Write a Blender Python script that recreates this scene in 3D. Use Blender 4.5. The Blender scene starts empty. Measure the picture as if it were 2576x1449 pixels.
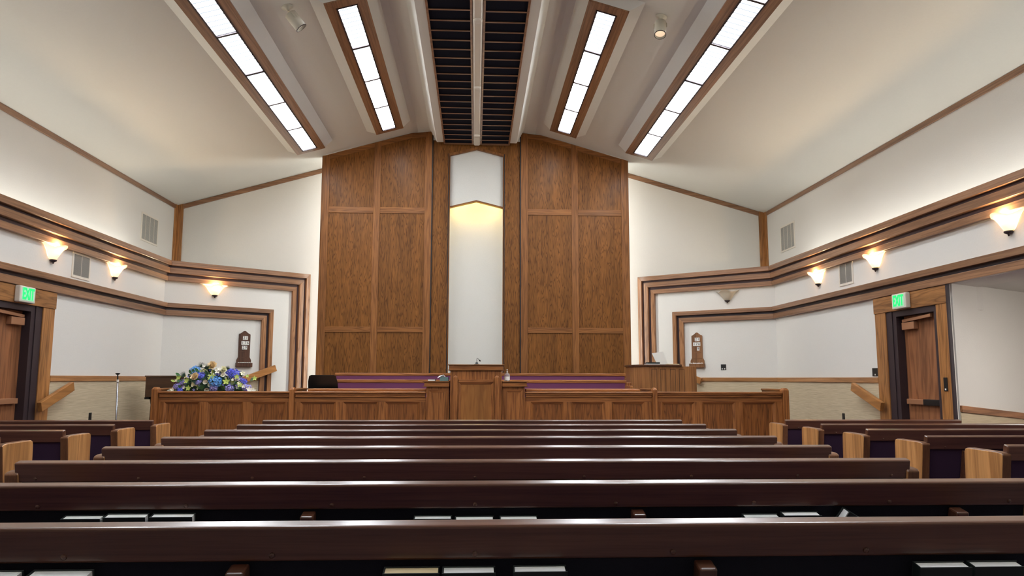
import bpy, bmesh, math, random
from mathutils import Vector, Matrix
random.seed(7)
S = bpy.context.scene
COL = S.collection
PI = math.pi

# ------------------------------------------------------------------ camera
YAW, PITCH, ROLL, CAMZ = math.radians(2.77), math.atan(228/1900), 0.002, 1.25
F = Vector((math.sin(YAW)*math.cos(PITCH), math.cos(YAW)*math.cos(PITCH), math.sin(PITCH)))
R0 = Vector((math.cos(YAW), -math.sin(YAW), 0)); U0 = R0.cross(F)
RR = R0*math.cos(ROLL)+U0*math.sin(ROLL); UU = -R0*math.sin(ROLL)+U0*math.cos(ROLL)
cd = bpy.data.cameras.new('camera'); cam = bpy.data.objects.new('camera', cd); COL.objects.link(cam)
cd.sensor_width = 36; cd.sensor_fit = 'HORIZONTAL'; cd.lens = 1900/2576*36; cd.clip_start = .02; cd.clip_end = 100
m = Matrix((RR, UU, -F)).transposed().to_4x4(); m.translation = Vector((0, 0, CAMZ)); cam.matrix_world = m
S.camera = cam

# ------------------------------------------------------------------ world, exposure, light levels
w = bpy.data.worlds.new('world'); S.world = w; w.use_nodes = True
w.node_tree.nodes['Background'].inputs[0].default_value = (.9, .95, 1, 1)
w.node_tree.nodes['Background'].inputs[1].default_value = 0.02
S.view_settings.view_transform = 'Standard'; S.view_settings.look = 'None'
S.view_settings.gamma = 1; S.view_settings.use_curve_mapping = False
S.view_settings.exposure = 0.74
E_DIFFUSER = 25.0      # fluorescent diffusers in the ceiling
E_COVE = 9.5          # strip lamps lying in the side coves
E_BACK = 11.0          # strip lamps behind the outer edges of the panelled screens
E_NICHE = 40.0         # warm lamp at the head of the niche
P_SCONCE = 22.0        # watts of each lit wall sconce

# ------------------------------------------------------------------ materials
def srgb(r, g, b):
    f = lambda c: (c/255/12.92) if c/255 <= .04045 else ((c/255+.055)/1.055)**2.4
    return (f(r), f(g), f(b), 1)
def newmat(name):
    m = bpy.data.materials.new(name); m.use_nodes = True
    return m, m.node_tree, m.node_tree.nodes['Principled BSDF']
def N(t, typ, **k):
    n = t.nodes.new(typ)
    for a, b in k.items(): setattr(n, a, b)
    return n
def plain(name, col, rough=.6, metal=0, spec=.5, noise=0.0, nscale=40, bump=0.0, coat=0):
    m, t, b = newmat(name)
    b.inputs['Roughness'].default_value = rough; b.inputs['Metallic'].default_value = metal
    b.inputs['Specular IOR Level'].default_value = spec; b.inputs['Coat Weight'].default_value = coat
    tc = N(t, 'ShaderNodeTexCoord'); nz = N(t, 'ShaderNodeTexNoise')
    nz.inputs['Scale'].default_value = nscale; nz.inputs['Detail'].default_value = 4
    t.links.new(tc.outputs['Object'], nz.inputs['Vector'])
    mx = N(t, 'ShaderNodeMixRGB'); mx.inputs[1].default_value = [c*(1-noise) for c in col[:3]]+[1]
    mx.inputs[2].default_value = [min(1, c*(1+noise)) for c in col[:3]]+[1]
    t.links.new(nz.outputs['Fac'], mx.inputs[0]); t.links.new(mx.outputs[0], b.inputs['Base Color'])
    if bump:
        bp = N(t, 'ShaderNodeBump'); bp.inputs['Strength'].default_value = bump; bp.inputs['Distance'].default_value = .01
        t.links.new(nz.outputs['Fac'], bp.inputs['Height']); t.links.new(bp.outputs[0], b.inputs['Normal'])
    return m
def wood(name, dark, light, axis, rough=.42, coat=.25, rings=9, fig=1.0, contrast=1.0, spec=.35, along=.8, zrot=0.0):
    """oak: contour lines of a stretched noise (cathedral figure) and fine pores; axis = grain direction"""
    m, t, b = newmat(name)
    tc = N(t, 'ShaderNodeTexCoord'); oi = N(t, 'ShaderNodeObjectInfo')
    ad = N(t, 'ShaderNodeVectorMath', operation='ADD'); sc = N(t, 'ShaderNodeVectorMath', operation='SCALE')
    sc.inputs[3].default_value = 17.0
    cx = N(t, 'ShaderNodeCombineXYZ')
    for i in range(3): t.links.new(oi.outputs['Random'], cx.inputs[i])
    t.links.new(cx.outputs[0], sc.inputs[0])
    vr = N(t, 'ShaderNodeVectorRotate', rotation_type='Z_AXIS'); vr.inputs['Angle'].default_value = zrot; t.links.new(tc.outputs['Object'], vr.inputs['Vector']); t.links.new(vr.outputs[0], ad.inputs[0]); t.links.new(sc.outputs[0], ad.inputs[1])
    def mapped(across, along):
        mp = N(t, 'ShaderNodeMapping'); v = [across]*3; v[axis] = along
        mp.inputs['Scale'].default_value = v; t.links.new(ad.outputs[0], mp.inputs['Vector']); return mp
    n1 = N(t, 'ShaderNodeTexNoise'); n1.inputs['Scale'].default_value = 1; n1.inputs['Detail'].default_value = 2.5
    n1.inputs['Roughness'].default_value = .45; n1.inputs['Distortion'].default_value = .25
    t.links.new(mapped(5.5*fig, along*fig).outputs[0], n1.inputs['Vector'])
    mu = N(t, 'ShaderNodeMath', operation='MULTIPLY'); mu.inputs[1].default_value = rings
    pp = N(t, 'ShaderNodeMath', operation='PINGPONG'); pp.inputs[1].default_value = .5
    t.links.new(n1.outputs['Fac'], mu.inputs[0]); t.links.new(mu.outputs[0], pp.inputs[0])
    n2 = N(t, 'ShaderNodeTexNoise'); n2.inputs['Scale'].default_value = 1; n2.inputs['Detail'].default_value = 3
    t.links.new(mapped(150, 5).outputs[0], n2.inputs['Vector'])
    n3 = N(t, 'ShaderNodeTexNoise'); n3.inputs['Scale'].default_value = 1; n3.inputs['Detail'].default_value = 1
    t.links.new(mapped(7, .35).outputs[0], n3.inputs['Vector'])
    cr = N(t, 'ShaderNodeValToRGB'); e = cr.color_ramp.elements
    mid = [(a*.45+c*.55) for a, c in zip(dark, light)]
    e[0].position = 0.0; e[0].color = [a*contrast*.9+l*(1-contrast)*.9 for a, l in zip(dark[:3], light[:3])]+[1]
    e[1].position = .32; e[1].color = light
    q = cr.color_ramp.elements.new(.10); q.color = mid[:3]+[1]
    t.links.new(pp.outputs[0], cr.inputs[0])
    m1 = N(t, 'ShaderNodeMixRGB', blend_type='MULTIPLY'); m1.inputs[0].default_value = .8*contrast
    r2 = N(t, 'ShaderNodeValToRGB'); r2.color_ramp.elements[0].position = .38; r2.color_ramp.elements[0].color = (.62, .54, .46, 1)
    r2.color_ramp.elements[1].position = .56; r2.color_ramp.elements[1].color = (1, 1, 1, 1)
    t.links.new(n2.outputs['Fac'], r2.inputs[0])
    t.links.new(cr.outputs[0], m1.inputs[1]); t.links.new(r2.outputs[0], m1.inputs[2])
    m2 = N(t, 'ShaderNodeMixRGB', blend_type='MULTIPLY'); m2.inputs[0].default_value = .6
    r3 = N(t, 'ShaderNodeValToRGB'); r3.color_ramp.elements[0].position = .3; r3.color_ramp.elements[0].color = (.62, .58, .55, 1)
    r3.color_ramp.elements[1].position = .7; r3.color_ramp.elements[1].color = (1.15, 1.1, 1.05, 1)
    t.links.new(n3.outputs['Fac'], r3.inputs[0]); t.links.new(m1.outputs[0], m2.inputs[1]); t.links.new(r3.outputs[0], m2.inputs[2])
    t.links.new(m2.outputs[0], b.inputs['Base Color'])
    b.inputs['Roughness'].default_value = rough; b.inputs['Coat Weight'].default_value = coat
    b.inputs['Coat Roughness'].default_value = .2; b.inputs['Specular IOR Level'].default_value = spec
    return m
def emit(name, col, strength, base=None):
    m, t, b = newmat(name)
    b.inputs['Base Color'].default_value = base or (.8, .8, .8, 1)
    b.inputs['Emission Color'].default_value = col; b.inputs['Emission Strength'].default_value = strength
    return m

PLASTER = plain('plaster_white', (.755, .725, .67, 1), .9, spec=.2, noise=.02, nscale=55, bump=.12)
CEILM = plain('plaster_ceiling', (.715, .70, .65, 1), .9, spec=.2, noise=.02, nscale=30, bump=.1)
NICHEM = plain('niche_plaster', (.70, .68, .62, 1), .9, spec=.2, noise=.03, nscale=70, bump=.2)
D_, L_ = srgb(98, 58, 26), srgb(148, 98, 52)
PANELX = [wood('oak_panel_sheet', srgb(88, 52, 18), srgb(136, 89, 40), 2, .5, .03, 12, 2.1, .85, .2, .55)]
OAKV = wood('oak_vertical', D_, L_, 2, .5, .05, 7, 2, .5, .25, .3)
OAKH = wood('oak_cross', D_, L_, 0, .5, .05, 7, 2, .5, .25, .3)
OAKY = wood('oak_lengthwise', D_, L_, 1, .5, .1, 7, 2, .5, .3, .3)
TRIMX = wood('oak_trim_cross', srgb(112, 78, 55), srgb(158, 118, 88), 0, .36, .3, 4, 3, .5, .35, .12)
TRIMY = wood('oak_trim_lengthwise', srgb(112, 78, 55), srgb(158, 118, 88), 1, .36, .3, 4, 3, .5, .35, .12)
TRIMZ = wood('oak_trim_vertical', srgb(112, 72, 44), srgb(172, 124, 84), 2, .36, .3, 6, 2, .7, .35, .35)
ZR = 0.6837
CHAIRY = wood('chair_rail_oak', srgb(140, 92, 52), srgb(188, 136, 86), 1, .36, .25, 4, 2, .5, .35, .2)
CHAIRA = {s_: wood('chair_rail_oak_angled_%d' % s_, srgb(140, 92, 52), srgb(188, 136, 86), 0, .36, .25, 4, 2, .5, .35, .2, s_*ZR) for s_ in (-1, 1)}
TRIMA = {s_: wood('oak_trim_angled_%d' % s_, srgb(112, 78, 55), srgb(158, 118, 88), 0, .36, .3, 4, 3, .5, .35, .12, s_*ZR) for s_ in (-1, 1)}
CASEZ = wood('oak_casing_vertical', srgb(128, 84, 44), srgb(188, 132, 78), 2, .4, .2, 7, 1.4, .7, .35, .4)
CASEY = wood('oak_casing_lengthwise', srgb(118, 78, 42), srgb(172, 122, 74), 1, .4, .2, 7, 1.4, .7, .35, .4)
RAILH = wood('oak_rail_cross', srgb(112, 64, 30), srgb(176, 114, 62), 0, .4, .25, 6, 2, .6, .35, .3)
RAILV = wood('oak_rail_vertical', srgb(112, 64, 30), srgb(176, 114, 62), 2, .42, .12, 6, 2, .7, .35, .35)
PEWX = wood('pew_wood', srgb(80, 47, 33), srgb(106, 68, 50), 0, .3, .75, 4, 3, .5, .5, .12)
PEWEND = wood('pew_end_oak', srgb(152, 98, 52), srgb(214, 158, 100), 2, .4, .2, 4, 1.5, .5, .35, .2)
PEWEDGE = wood('pew_edge_oak', srgb(80, 48, 28), srgb(128, 86, 58), 2, .4, .3, 6, .6, .5)
DOORW = wood('door_veneer', srgb(104, 64, 40), srgb(158, 106, 72), 2, .42, .15, 6, 1.4, .5, .35, .4)
PIANOM = wood('piano_brown', srgb(52, 34, 22), srgb(82, 56, 38), 0, .4, .3, 4, .5, .4)
BRONZE = plain('closer_bronze', srgb(176, 126, 92), .4, .35)
DARKM = plain('dark_frame_paint', srgb(50, 36, 40), .55, noise=.1)
PURP = plain('groove_purple_brown', srgb(78, 60, 60), .7, noise=.08)
BLACKF = plain('black_pew_fabric', srgb(38, 38, 46), .95, spec=.1, noise=.3, nscale=300)
DKPURP = plain('dark_purple_fabric', srgb(64, 46, 66), .95, spec=.1, noise=.2, nscale=300)
PURPLE = plain('plum_fabric', srgb(116, 66, 96), .9, spec=.15, noise=.1, nscale=200, bump=.1)
CARPET = plain('carpet', srgb(98, 86, 92), .98, spec=.1, noise=.25, nscale=200)
BLACK = plain('black_plastic', srgb(14, 14, 16), .45)
NAVY = plain('grille_black_cloth', srgb(20, 22, 34), .95, spec=.1, noise=.25, nscale=120)
WHITEP = plain('white_enamel', srgb(226, 218, 204), .45)
CREAMP = plain('cream_enamel', srgb(206, 200, 182), .4)
GREYV = plain('vent_grey', srgb(172, 170, 162), .6)
CHROME = plain('chrome', srgb(170, 172, 180), .25, 1)
PAGE = plain('page_white', srgb(252, 251, 248), .8)
PAGEC = plain('page_cream', srgb(250, 226, 180), .8)
COVER = plain('green_black_cover', srgb(20, 30, 28), .5)
TEAL = plain('teal_card', srgb(110, 144, 144), .6)
TISSUE = plain('tissue_white', srgb(240, 240, 240), .9)
SLATM = wood('slat_oak', srgb(118, 86, 66), srgb(162, 124, 98), 0, .4, .3, 5, .5, .5)
DIGIT = plain('digit_black', srgb(16, 14, 14), .5)
INK = plain('groove_dark', srgb(60, 36, 20), .7)
IVORY = plain('card_white', srgb(232, 228, 220), .7)
# wainscot: woven tan cloth with horizontal slubs
def wainscot():
    m, t, b = newmat('tan_woven_cloth'); tc = N(t, 'ShaderNodeTexCoord')
    mp = N(t, 'ShaderNodeMapping'); mp.inputs['Scale'].default_value = (4, 4, 230); t.links.new(tc.outputs['Object'], mp.inputs[0])
    n = N(t, 'ShaderNodeTexNoise'); n.inputs['Scale'].default_value = 1; n.inputs['Detail'].default_value = 5; t.links.new(mp.outputs[0], n.inputs['Vector'])
    r = N(t, 'ShaderNodeValToRGB'); r.color_ramp.elements[0].position = .3; r.color_ramp.elements[0].color = srgb(180, 161, 131)
    r.color_ramp.elements[1].position = .7; r.color_ramp.elements[1].color = srgb(214, 196, 165)
    t.links.new(n.outputs['Fac'], r.inputs[0]); t.links.new(r.outputs[0], b.inputs['Base Color']); b.inputs['Roughness'].default_value = .95
    return m
WAINS = wainscot()
# diffuser: glowing louvred panel with fine dark cross lines
def diffuser():
    m, t, b = newmat('glowing_louvre'); tc = N(t, 'ShaderNodeTexCoord')
    sp = N(t, 'ShaderNodeSeparateXYZ'); t.links.new(tc.outputs['Object'], sp.inputs[0])
    mu = N(t, 'ShaderNodeMath', operation='MULTIPLY'); mu.inputs[1].default_value = 1/.122; t.links.new(sp.outputs[1], mu.inputs[0])
    fr = N(t, 'ShaderNodeMath', operation='PINGPONG'); fr.inputs[1].default_value = .5; t.links.new(mu.outputs[0], fr.inputs[0])
    r = N(t, 'ShaderNodeValToRGB'); e = r.color_ramp.elements
    e[0].position = 0; e[0].color = (.012, .015, .018, 1); e[1].position = .17; e[1].color = (.8, .9, 1, 1)
    q = e.new(.5); q.color = (1, 1, 1, 1); q = e.new(.09); q.color = (.012, .015, .018, 1)
    t.links.new(fr.outputs[0], r.inputs[0])
    n = N(t, 'ShaderNodeTexNoise'); n.inputs['Scale'].default_value = 5; t.links.new(tc.outputs['Object'], n.inputs['Vector'])
    t.links.new(r.outputs[0], b.inputs['Emission Color']); b.inputs['Emission Strength'].default_value = E_DIFFUSER
    b.inputs['Base Color'].default_value = (.5, .55, .6, 1)
    return m
DIFF = diffuser()
COVEL = emit('cove_lamp', (.98, 1, .945, 1), E_COVE)
BACKL = emit('backlight_lamp', (.98, 1, .94, 1), E_BACK)
NICHEL = emit('niche_lamp', (1, .72, .18, 1), E_NICHE)
GREENL = emit('exit_green', (.0, 1, .22, 1), .42, (.02, .5, .15, 1))
GREENB = emit('exit_glow_face', (.35, 1, .5, 1), .10, (.5, .8, .6, 1))
def glass(name, em):
    m, t, b = newmat(name)
    b.inputs['Base Color'].default_value = (.86, .82, .72, 1); b.inputs['Roughness'].default_value = .35
    b.inputs['Emission Color'].default_value = (1, .66, .33, 1); b.inputs['Emission Strength'].default_value = em
    tr = N(t, 'ShaderNodeBsdfTranslucent'); tr.inputs[0].default_value = (.95, .85, .68, 1)
    mx = N(t, 'ShaderNodeMixShader'); mx.inputs[0].default_value = .5
    out = t.nodes['Material Output']
    t.links.new(b.outputs[0], mx.inputs[1]); t.links.new(tr.outputs[0], mx.inputs[2]); t.links.new(mx.outputs[0], out.inputs[0])
    return m
GLASSON = glass('alabaster_glass_lit', .8); GLASSOFF = glass('alabaster_glass_unlit', 0)
def clear():
    m, t, b = newmat('clear_plastic'); b.inputs['Base Color'].default_value = (.93, .95, .96, 1)
    b.inputs['Transmission Weight'].default_value = .75; b.inputs['Roughness'].default_value = .15; b.inputs['IOR'].default_value = 1.3
    return m
CLEAR = clear()

# ------------------------------------------------------------------ mesh helpers
class MB:
    def __init__(s): s.v = []; s.f = []; s.mi = []; s.cur = 0
    def add(s, vs, fs):
        o = len(s.v); s.v += [tuple(p) for p in vs]; s.f += [tuple(i+o for i in f) for f in fs]; s.mi += [s.cur]*len(fs); return s
    def hexa(s, p):   # p: 4 bottom (ccw seen from above), 4 top
        return s.add(p, [(3, 2, 1, 0), (4, 5, 6, 7), (0, 1, 5, 4), (1, 2, 6, 5), (2, 3, 7, 6), (3, 0, 4, 7)])
    def box(s, x0, x1, y0, y1, z0, z1):
        x0, x1 = min(x0, x1), max(x0, x1); y0, y1 = min(y0, y1), max(y0, y1); z0, z1 = min(z0, z1), max(z0, z1)
        return s.hexa([(x0, y0, z0), (x1, y0, z0), (x1, y1, z0), (x0, y1, z0), (x0, y0, z1), (x1, y0, z1), (x1, y1, z1), (x0, y1, z1)])
    def loft(s, a, b, caps=True):   # two equal rings
        n = len(a); fs = [(i, (i+1) % n, n+(i+1) % n, n+i) for i in range(n)]
        if caps: fs += [tuple(range(n-1, -1, -1)), tuple(range(n, 2*n))]
        return s.add(list(a)+list(b), fs)
    def rings(s, rs, caps=True, closed=True):
        n = len(rs[0]); vs = [p for r in rs for p in r]; fs = []
        for k in range(len(rs)-1):
            for i in range(n if closed else n-1):
                j = (i+1) % n; fs.append((k*n+i, k*n+j, (k+1)*n+j, (k+1)*n+i))
        if caps: fs += [tuple(range(n-1, -1, -1)), tuple((len(rs)-1)*n+i for i in range(n))]
        return s.add(vs, fs)
    def tube(s, pts, r, n=10, caps=True):
        pts = [Vector(p) for p in pts]; rs = []
        rad = r if isinstance(r, (list, tuple)) else [r]*len(pts)
        for i, p in enumerate(pts):
            d = (pts[min(i+1, len(pts)-1)]-pts[max(i-1, 0)]).normalized()
            a = d.cross(Vector((0, 0, 1)) if abs(d.z) < .95 else Vector((1, 0, 0))).normalized(); b = d.cross(a)
            rs.append([p+(a*math.cos(t)+b*math.sin(t))*rad[i] for t in [2*PI*k/n for k in range(n)]])
        return s.rings(rs, caps)
    def lathe(s, prof, c=(0, 0, 0), n=20, a0=0, a1=2*PI, caps=True):
        full = abs(a1-a0-2*PI) < 1e-6; k = n if full else n+1
        rs = [[(c[0]+r*math.cos(a0+(a1-a0)*i/n), c[1]+r*math.sin(a0+(a1-a0)*i/n), c[2]+z) for i in range(k)] for r, z in prof]
        return s.rings(rs, caps and full, full)
    def xf(s, M):
        s.v = [tuple(M @ Vector(p)) for p in s.v]; return s
    def merge(s, o, M=None):
        vs = [tuple(M @ Vector(p)) for p in o.v] if M else o.v
        off = len(s.v); s.v += vs; s.f += [tuple(i+off for i in f) for f in o.f]; s.mi += [s.cur]*len(o.f); return s
    def build(s, name, mat, parent=None, origin=None, bevel=0, smooth=False, seg=2):
        me = bpy.data.meshes.new(name)
        o = Vector(origin) if origin is not None else (parent['_o'] if parent is not None and '_o' in parent else Vector((0, 0, 0)))
        o = Vector(o)
        me.from_pydata([tuple(Vector(p)-o) for p in s.v], [], s.f)
        mats = mat if isinstance(mat, (list, tuple)) else [mat]
        for q in mats: me.materials.append(q)
        if len(mats) > 1:
            for p, i in zip(me.polygons, s.mi): p.material_index = i
        bm = bmesh.new(); bm.from_mesh(me); bmesh.ops.recalc_face_normals(bm, faces=bm.faces); bm.to_mesh(me); bm.free()
        if smooth:
            for p in me.polygons: p.use_smooth = True
        ob = bpy.data.objects.new(name, me); COL.objects.link(ob)
        if parent is not None: ob.parent = parent
        else: ob.location = o
        if bevel:
            b = ob.modifiers.new('bevel', 'BEVEL'); b.width = bevel; b.segments = seg; b.limit_method = 'ANGLE'; b.angle_limit = .6
        return ob
def thing(name, label, cat, loc=(0, 0, 0), group=None, world=True):
    """Empty at the thing's base. world=True: its parts are given in room coordinates"""
    o = bpy.data.objects.new(name, None); COL.objects.link(o); o.empty_display_size = .1; o.location = loc
    o['_o'] = loc if world else (0, 0, 0)
    o['label'] = label; o['category'] = cat
    if group: o['group'] = group
    return o
def tag(o, label, cat, group=None):
    o['label'] = label; o['category'] = cat
    if group: o['group'] = group
    return o
def struct(o): o['kind'] = 'structure'; return o
def textmesh(s, size, ext=.001, off=0.0):
    cu = bpy.data.curves.new('t', 'FONT'); cu.body = s; cu.size = size; cu.extrude = ext; cu.offset = off
    cu.align_x = 'CENTER'; cu.align_y = 'CENTER'; cu.resolution_u = 3
    ob = bpy.data.objects.new('t', cu); COL.objects.link(ob)
    dg = bpy.context.evaluated_depsgraph_get(); dg.update()
    me = bpy.data.meshes.new_from_object(ob.evaluated_get(dg))
    q = MB(); q.add([tuple(v.co) for v in me.vertices], [tuple(p.vertices) for p in me.polygons])
    bpy.data.objects.remove(ob); bpy.data.curves.remove(cu); bpy.data.meshes.remove(me)
    return q
def frame(O, r, n):   # local x = r, y = up, z = n (out of the wall)
    r = Vector(r).normalized(); n = Vector(n).normalized(); u = Vector((0, 0, 1))
    M = Matrix((r, u, n)).transposed().to_4x4(); M.translation = Vector(O); return M

# ------------------------------------------------------------------ room dimensions
XW, XU = 5.9, 6.53          # lower side wall, upper side wall
YF = 16.5                   # upper front wall
YB = -6.0                   # back of the room
YS = 15.65                  # face of the panelled screens
AX, AY, BX, BY = 5.9, 14.55, 3.63, 16.4      # angled lower walls run from A to B
AL = math.hypot(AX-BX, BY-AY)
TA = ((AX-BX)/AL, (BY-AY)/AL)
def zc(x): return 4.98+.285*(XU-max(abs(x), 1.25))
def floorz(y): return -.0079*(min(max(y, 0), 10)-2.27)
def AP(s, u, z, p=0):       # point on an angled wall, u along it from A, p in front of it
    t = (-s*TA[0], TA[1]); n = (-s*TA[1], -TA[0])
    return Vector((s*AX+t[0]*u+n[0]*p, AY+t[1]*u+n[1]*p, z))
def AFR(s, u, z, p=0):
    t = Vector((-s*TA[0], TA[1], 0)); n = Vector((-s*TA[1], -TA[0], 0))
    return frame(AP(s, u, z, p), t if s < 0 else -t, n)
def WFR(s, y, z, p=0):      # on the side walls
    return frame((s*(XW-p), y, z), (0, -s, 0), (-s, 0, 0))
def UFR(s, y, z, p=0):
    return frame((s*(XU-p), y, z), (0, -s, 0), (-s, 0, 0))

# ------------------------------------------------------------------ floor, platform
mb = MB()
ys = [YB, 0, 10, 17.2]
for a, b in zip(ys, ys[1:]):
    mb.hexa([(-7.2, a, -.4), (9.5, a, -.4), (9.5, b, -.4), (-7.2, b, -.4), (-7.2, a, floorz(a)), (9.5, a, floorz(a)), (9.5, b, floorz(b)), (-7.2, b, floorz(b))])
struct(mb.build('floor', CARPET))
mb = MB()
mb.box(-4.7, 4.7, 11.72, 15.5, -.06, .30)
mb.hexa([(-XW, 12.3, -.06), (XW, 12.3, -.06), (XW, 14.5, -.06), (-XW, 14.5, -.06), (-XW, 12.3, .30), (XW, 12.3, .30), (XW, 14.5, .30), (-XW, 14.5, .30)])
mb.hexa([(-XW, 14.5, -.06), (XW, 14.5, -.06), (3.6, 16.4, -.06), (-3.6, 16.4, -.06), (-XW, 14.5, .295), (XW, 14.5, .295), (3.6, 16.4, .295), (-3.6, 16.4, .295)])
for s in (-1, 1):
    for k in range(3): mb.box(s*4.9, s*XW, 11.4+.3*k, 12.3, -.06, .03+.09*k)
struct(mb.build('floor_platform', CARPET))

# ------------------------------------------------------------------ walls
def side_wall(s, nm):
    mb = MB()
    d0, d1, dh = 9.38, 10.30, 2.14
    y0 = YB if s < 0 else 9.08
    zlo = -.4
    if s < 0: mb.box(s*XW, s*XU, y0, d0, zlo, 3.30)
    else:
        pc = [(XW, y0), (6.36, y0+.25), (6.36, d0), (XW, d0)]; mb.loft([(x, y, zlo) for x, y in pc], [(x, y, 2.44) for x, y in pc]); mb.box(XW, XU, y0, d0, 2.44, 3.30)
    mb.box(s*XW, s*XU, d1, AY, zlo, 3.30); mb.box(s*XW, s*XU, d0, d1, dh, 3.30)
    if s > 0:      # over the side recess
        mb.box(XW, XU, YB, y0, 2.44, 3.30); mb.box(XW, XU, YB, 2.0, zlo, 2.44)
    # shelf wedge above the angled wall
    A, B = AP(s, 0, 0), AP(s, AL, 0)
    poly = [(A.x, A.y), (B.x, B.y), (B.x, YF), (s*XU, YF), (s*XU, A.y)]
    mb.loft([(x, y, zlo) for x, y in poly], [(x, y, 3.30) for x, y in poly])
    # upper wall
    mb.box(s*XU, s*(XU+.2), YB, YF+.2, 2.6 if s > 0 else zlo, 5.1)
    w_ = struct(mb.build(nm, PLASTER))
    return w_
wl = side_wall(-1, 'wall_left'); wr = side_wall(1, 'wall_right')
# wainscot cloth and chair rails
for s, par in ((-1, wl), (1, wr)):
    mb = MB(); y0 = YB if s < 0 else 9.08
    mb.box(s*XW, s*(XW-.012), 10.83, AY-.02, -.3, 1.2)
    if s < 0: mb.box(s*XW, s*(XW-.012), YB, 9.09, -.3, .86)
    mb.hexa([AP(s, 0, -.3), AP(s, 1.9, -.3), AP(s, 1.9, -.3, .012), AP(s, 0, -.3, .012), AP(s, 0, 1.2), AP(s, 1.9, 1.2), AP(s, 1.9, 1.2, .012), AP(s, 0, 1.2, .012)])
    mb.build('wainscot', WAINS, par)
ntrim = [0]
def trim(mb, mat, bevel=.004):
    ntrim[0] += 1
    return struct(mb.build('trim_%d' % ntrim[0], mat, bevel=bevel))
def cornerX(s, p):          # plan point where side wall and angled wall, both brought forward by p, meet
    a = AP(s, 0, 0, p); t = Vector((-s*TA[0], TA[1], 0)); x = s*(XW-p); k = (x-a.x)/t.x
    return a+t*k
for s in (-1, 1):
    mb = MB(); c = cornerX(s, .03)
    mb.hexa([(s*XW, 10.83, 1.2), (s*(XW-.03), 10.83, 1.2), (c.x, c.y, 1.2), (s*XW, AY, 1.2), (s*XW, 10.83, 1.28), (s*(XW-.03), 10.83, 1.28), (c.x, c.y, 1.28), (s*XW, AY, 1.28)])
    if s < 0: mb.box(s*XW, s*(XW-.03), YB, 9.09, .86, .94)
    trim(mb, CHAIRY)
    mb = MB(); e0, e1 = AP(s, 1.9, 1.2, .03), AP(s, 1.9, 1.2)
    mb.hexa([(s*XW, AY, 1.2), (c.x, c.y, 1.2), e0, e1, (s*XW, AY, 1.28), (c.x, c.y, 1.28), e0+Vector((0, 0, .08)), e1+Vector((0, 0, .08))])
    trim(mb, CHAIRA[s])
# side recess at the right, behind the end of the wall: angled wall, soffit and ramp rail
R0p, R1p = Vector((5.93, 9.075, 0)), Vector((8.92, 10.81, 0)); rt = (R1p-R0p).normalized(); rn = Vector((rt.y, -rt.x, 0))
mb = MB()
def recess(u0, u1, z0a, z0b, z1a, z1b, p0, p1):
    a0, b0 = R0p+rt*u0, R0p+rt*u1
    P = lambda q, p, z: (q.x+rn.x*p, q.y+rn.y*p, z)
    return [P(a0, p1, z0a), P(b0, p1, z0b), P(b0, p0, z0b), P(a0, p0, z0a), P(a0, p1, z1a), P(b0, p1, z1b), P(b0, p0, z1b), P(a0, p0, z1a)]
mb.hexa(recess(0, 3.45, -.4, -.4, 2.6, 2.6, -.045, 0))
mb.box(8.9, 9.1, 1.8, 11, -.6, 2.6); mb.box(XW, 9.0, 1.8, 2.0, -.6, 2.6)
rw = struct(mb.build('wall_right_recess', PLASTER))
k = -.079
MB().hexa(recess(0, 3.4, -.4, -.5, .855, .855+3.4*k, 0, .012)).build('wainscot', WAINS, rw)
struct(MB().box(XW-.02, 9.1, 1.8, 11, 2.45, 2.6).build('ceiling_recess', CEILM))
mb = MB().hexa(recess(0, 3.4, .855, .855+3.4*k, .935, .935+3.4*k, 0, .03)); trim(mb, wood('oak_trim_recess', srgb(128, 80, 50), srgb(178, 124, 84), 0, .36, .3, 5, 2, .6, .35, .3, -.526))
o = thing('recess_fill_lamp', 'unseen round lamp added to brighten the right side recess', 'ceiling light', (7.3, 7.2, 2.45))  # out of view, added to brighten the recess wall
MB().lathe([(.001, -.05), (.20, -.045), (.24, -.02), (.25, 0), (.001, 0)], (7.3, 7.2, 2.45), 24).build('shade', emit('recess_fill_glow', (1, .95, .9, 1), 75), o, smooth=True)
# front wall behind the screens and back wall
mb = MB()
pr = [(-XU-.2, 3.0), (XU+.2, 3.0), (XU+.2, 5.1), (0, 6.9), (-XU-.2, 5.1)]
mb.box(-XU-.2, XU+.2, YF, YF+.2, -.4, 3.0); mb.loft([(x, YF, z) for x, z in pr], [(x, YF+.2, z) for x, z in pr])
struct(mb.build('wall_front', PLASTER))
mb = MB(); pr2 = [(-XU-.2, -.4), (XU+.2, -.4), (XU+.2, 5.1), (0, 6.9), (-XU-.2, 5.1)]
mb.loft([(x, YB-.2, z) for x, z in pr2], [(x, YB, z) for x, z in pr2]); mb.box(XU, 9.1, YB-.2, YB, -.4, 5)
struct(mb.build('wall_back', PLASTER))

# ------------------------------------------------------------------ ceiling with plaster coffers
mb = MB()
prof = [(-XU-.2, zc(XU)-.285*.2), (-1.25, zc(1.25)), (1.25, zc(1.25)), (XU+.2, zc(XU)-.285*.2)]
up = [(x, z+.25) for x, z in reversed(prof)]
ring = prof+up
mb.loft([(x, YB-.2, z) for x, z in ring], [(x, YF+.2, z) for x, z in ring])
ceil = struct(mb.build('ceiling', CEILM))
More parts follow.
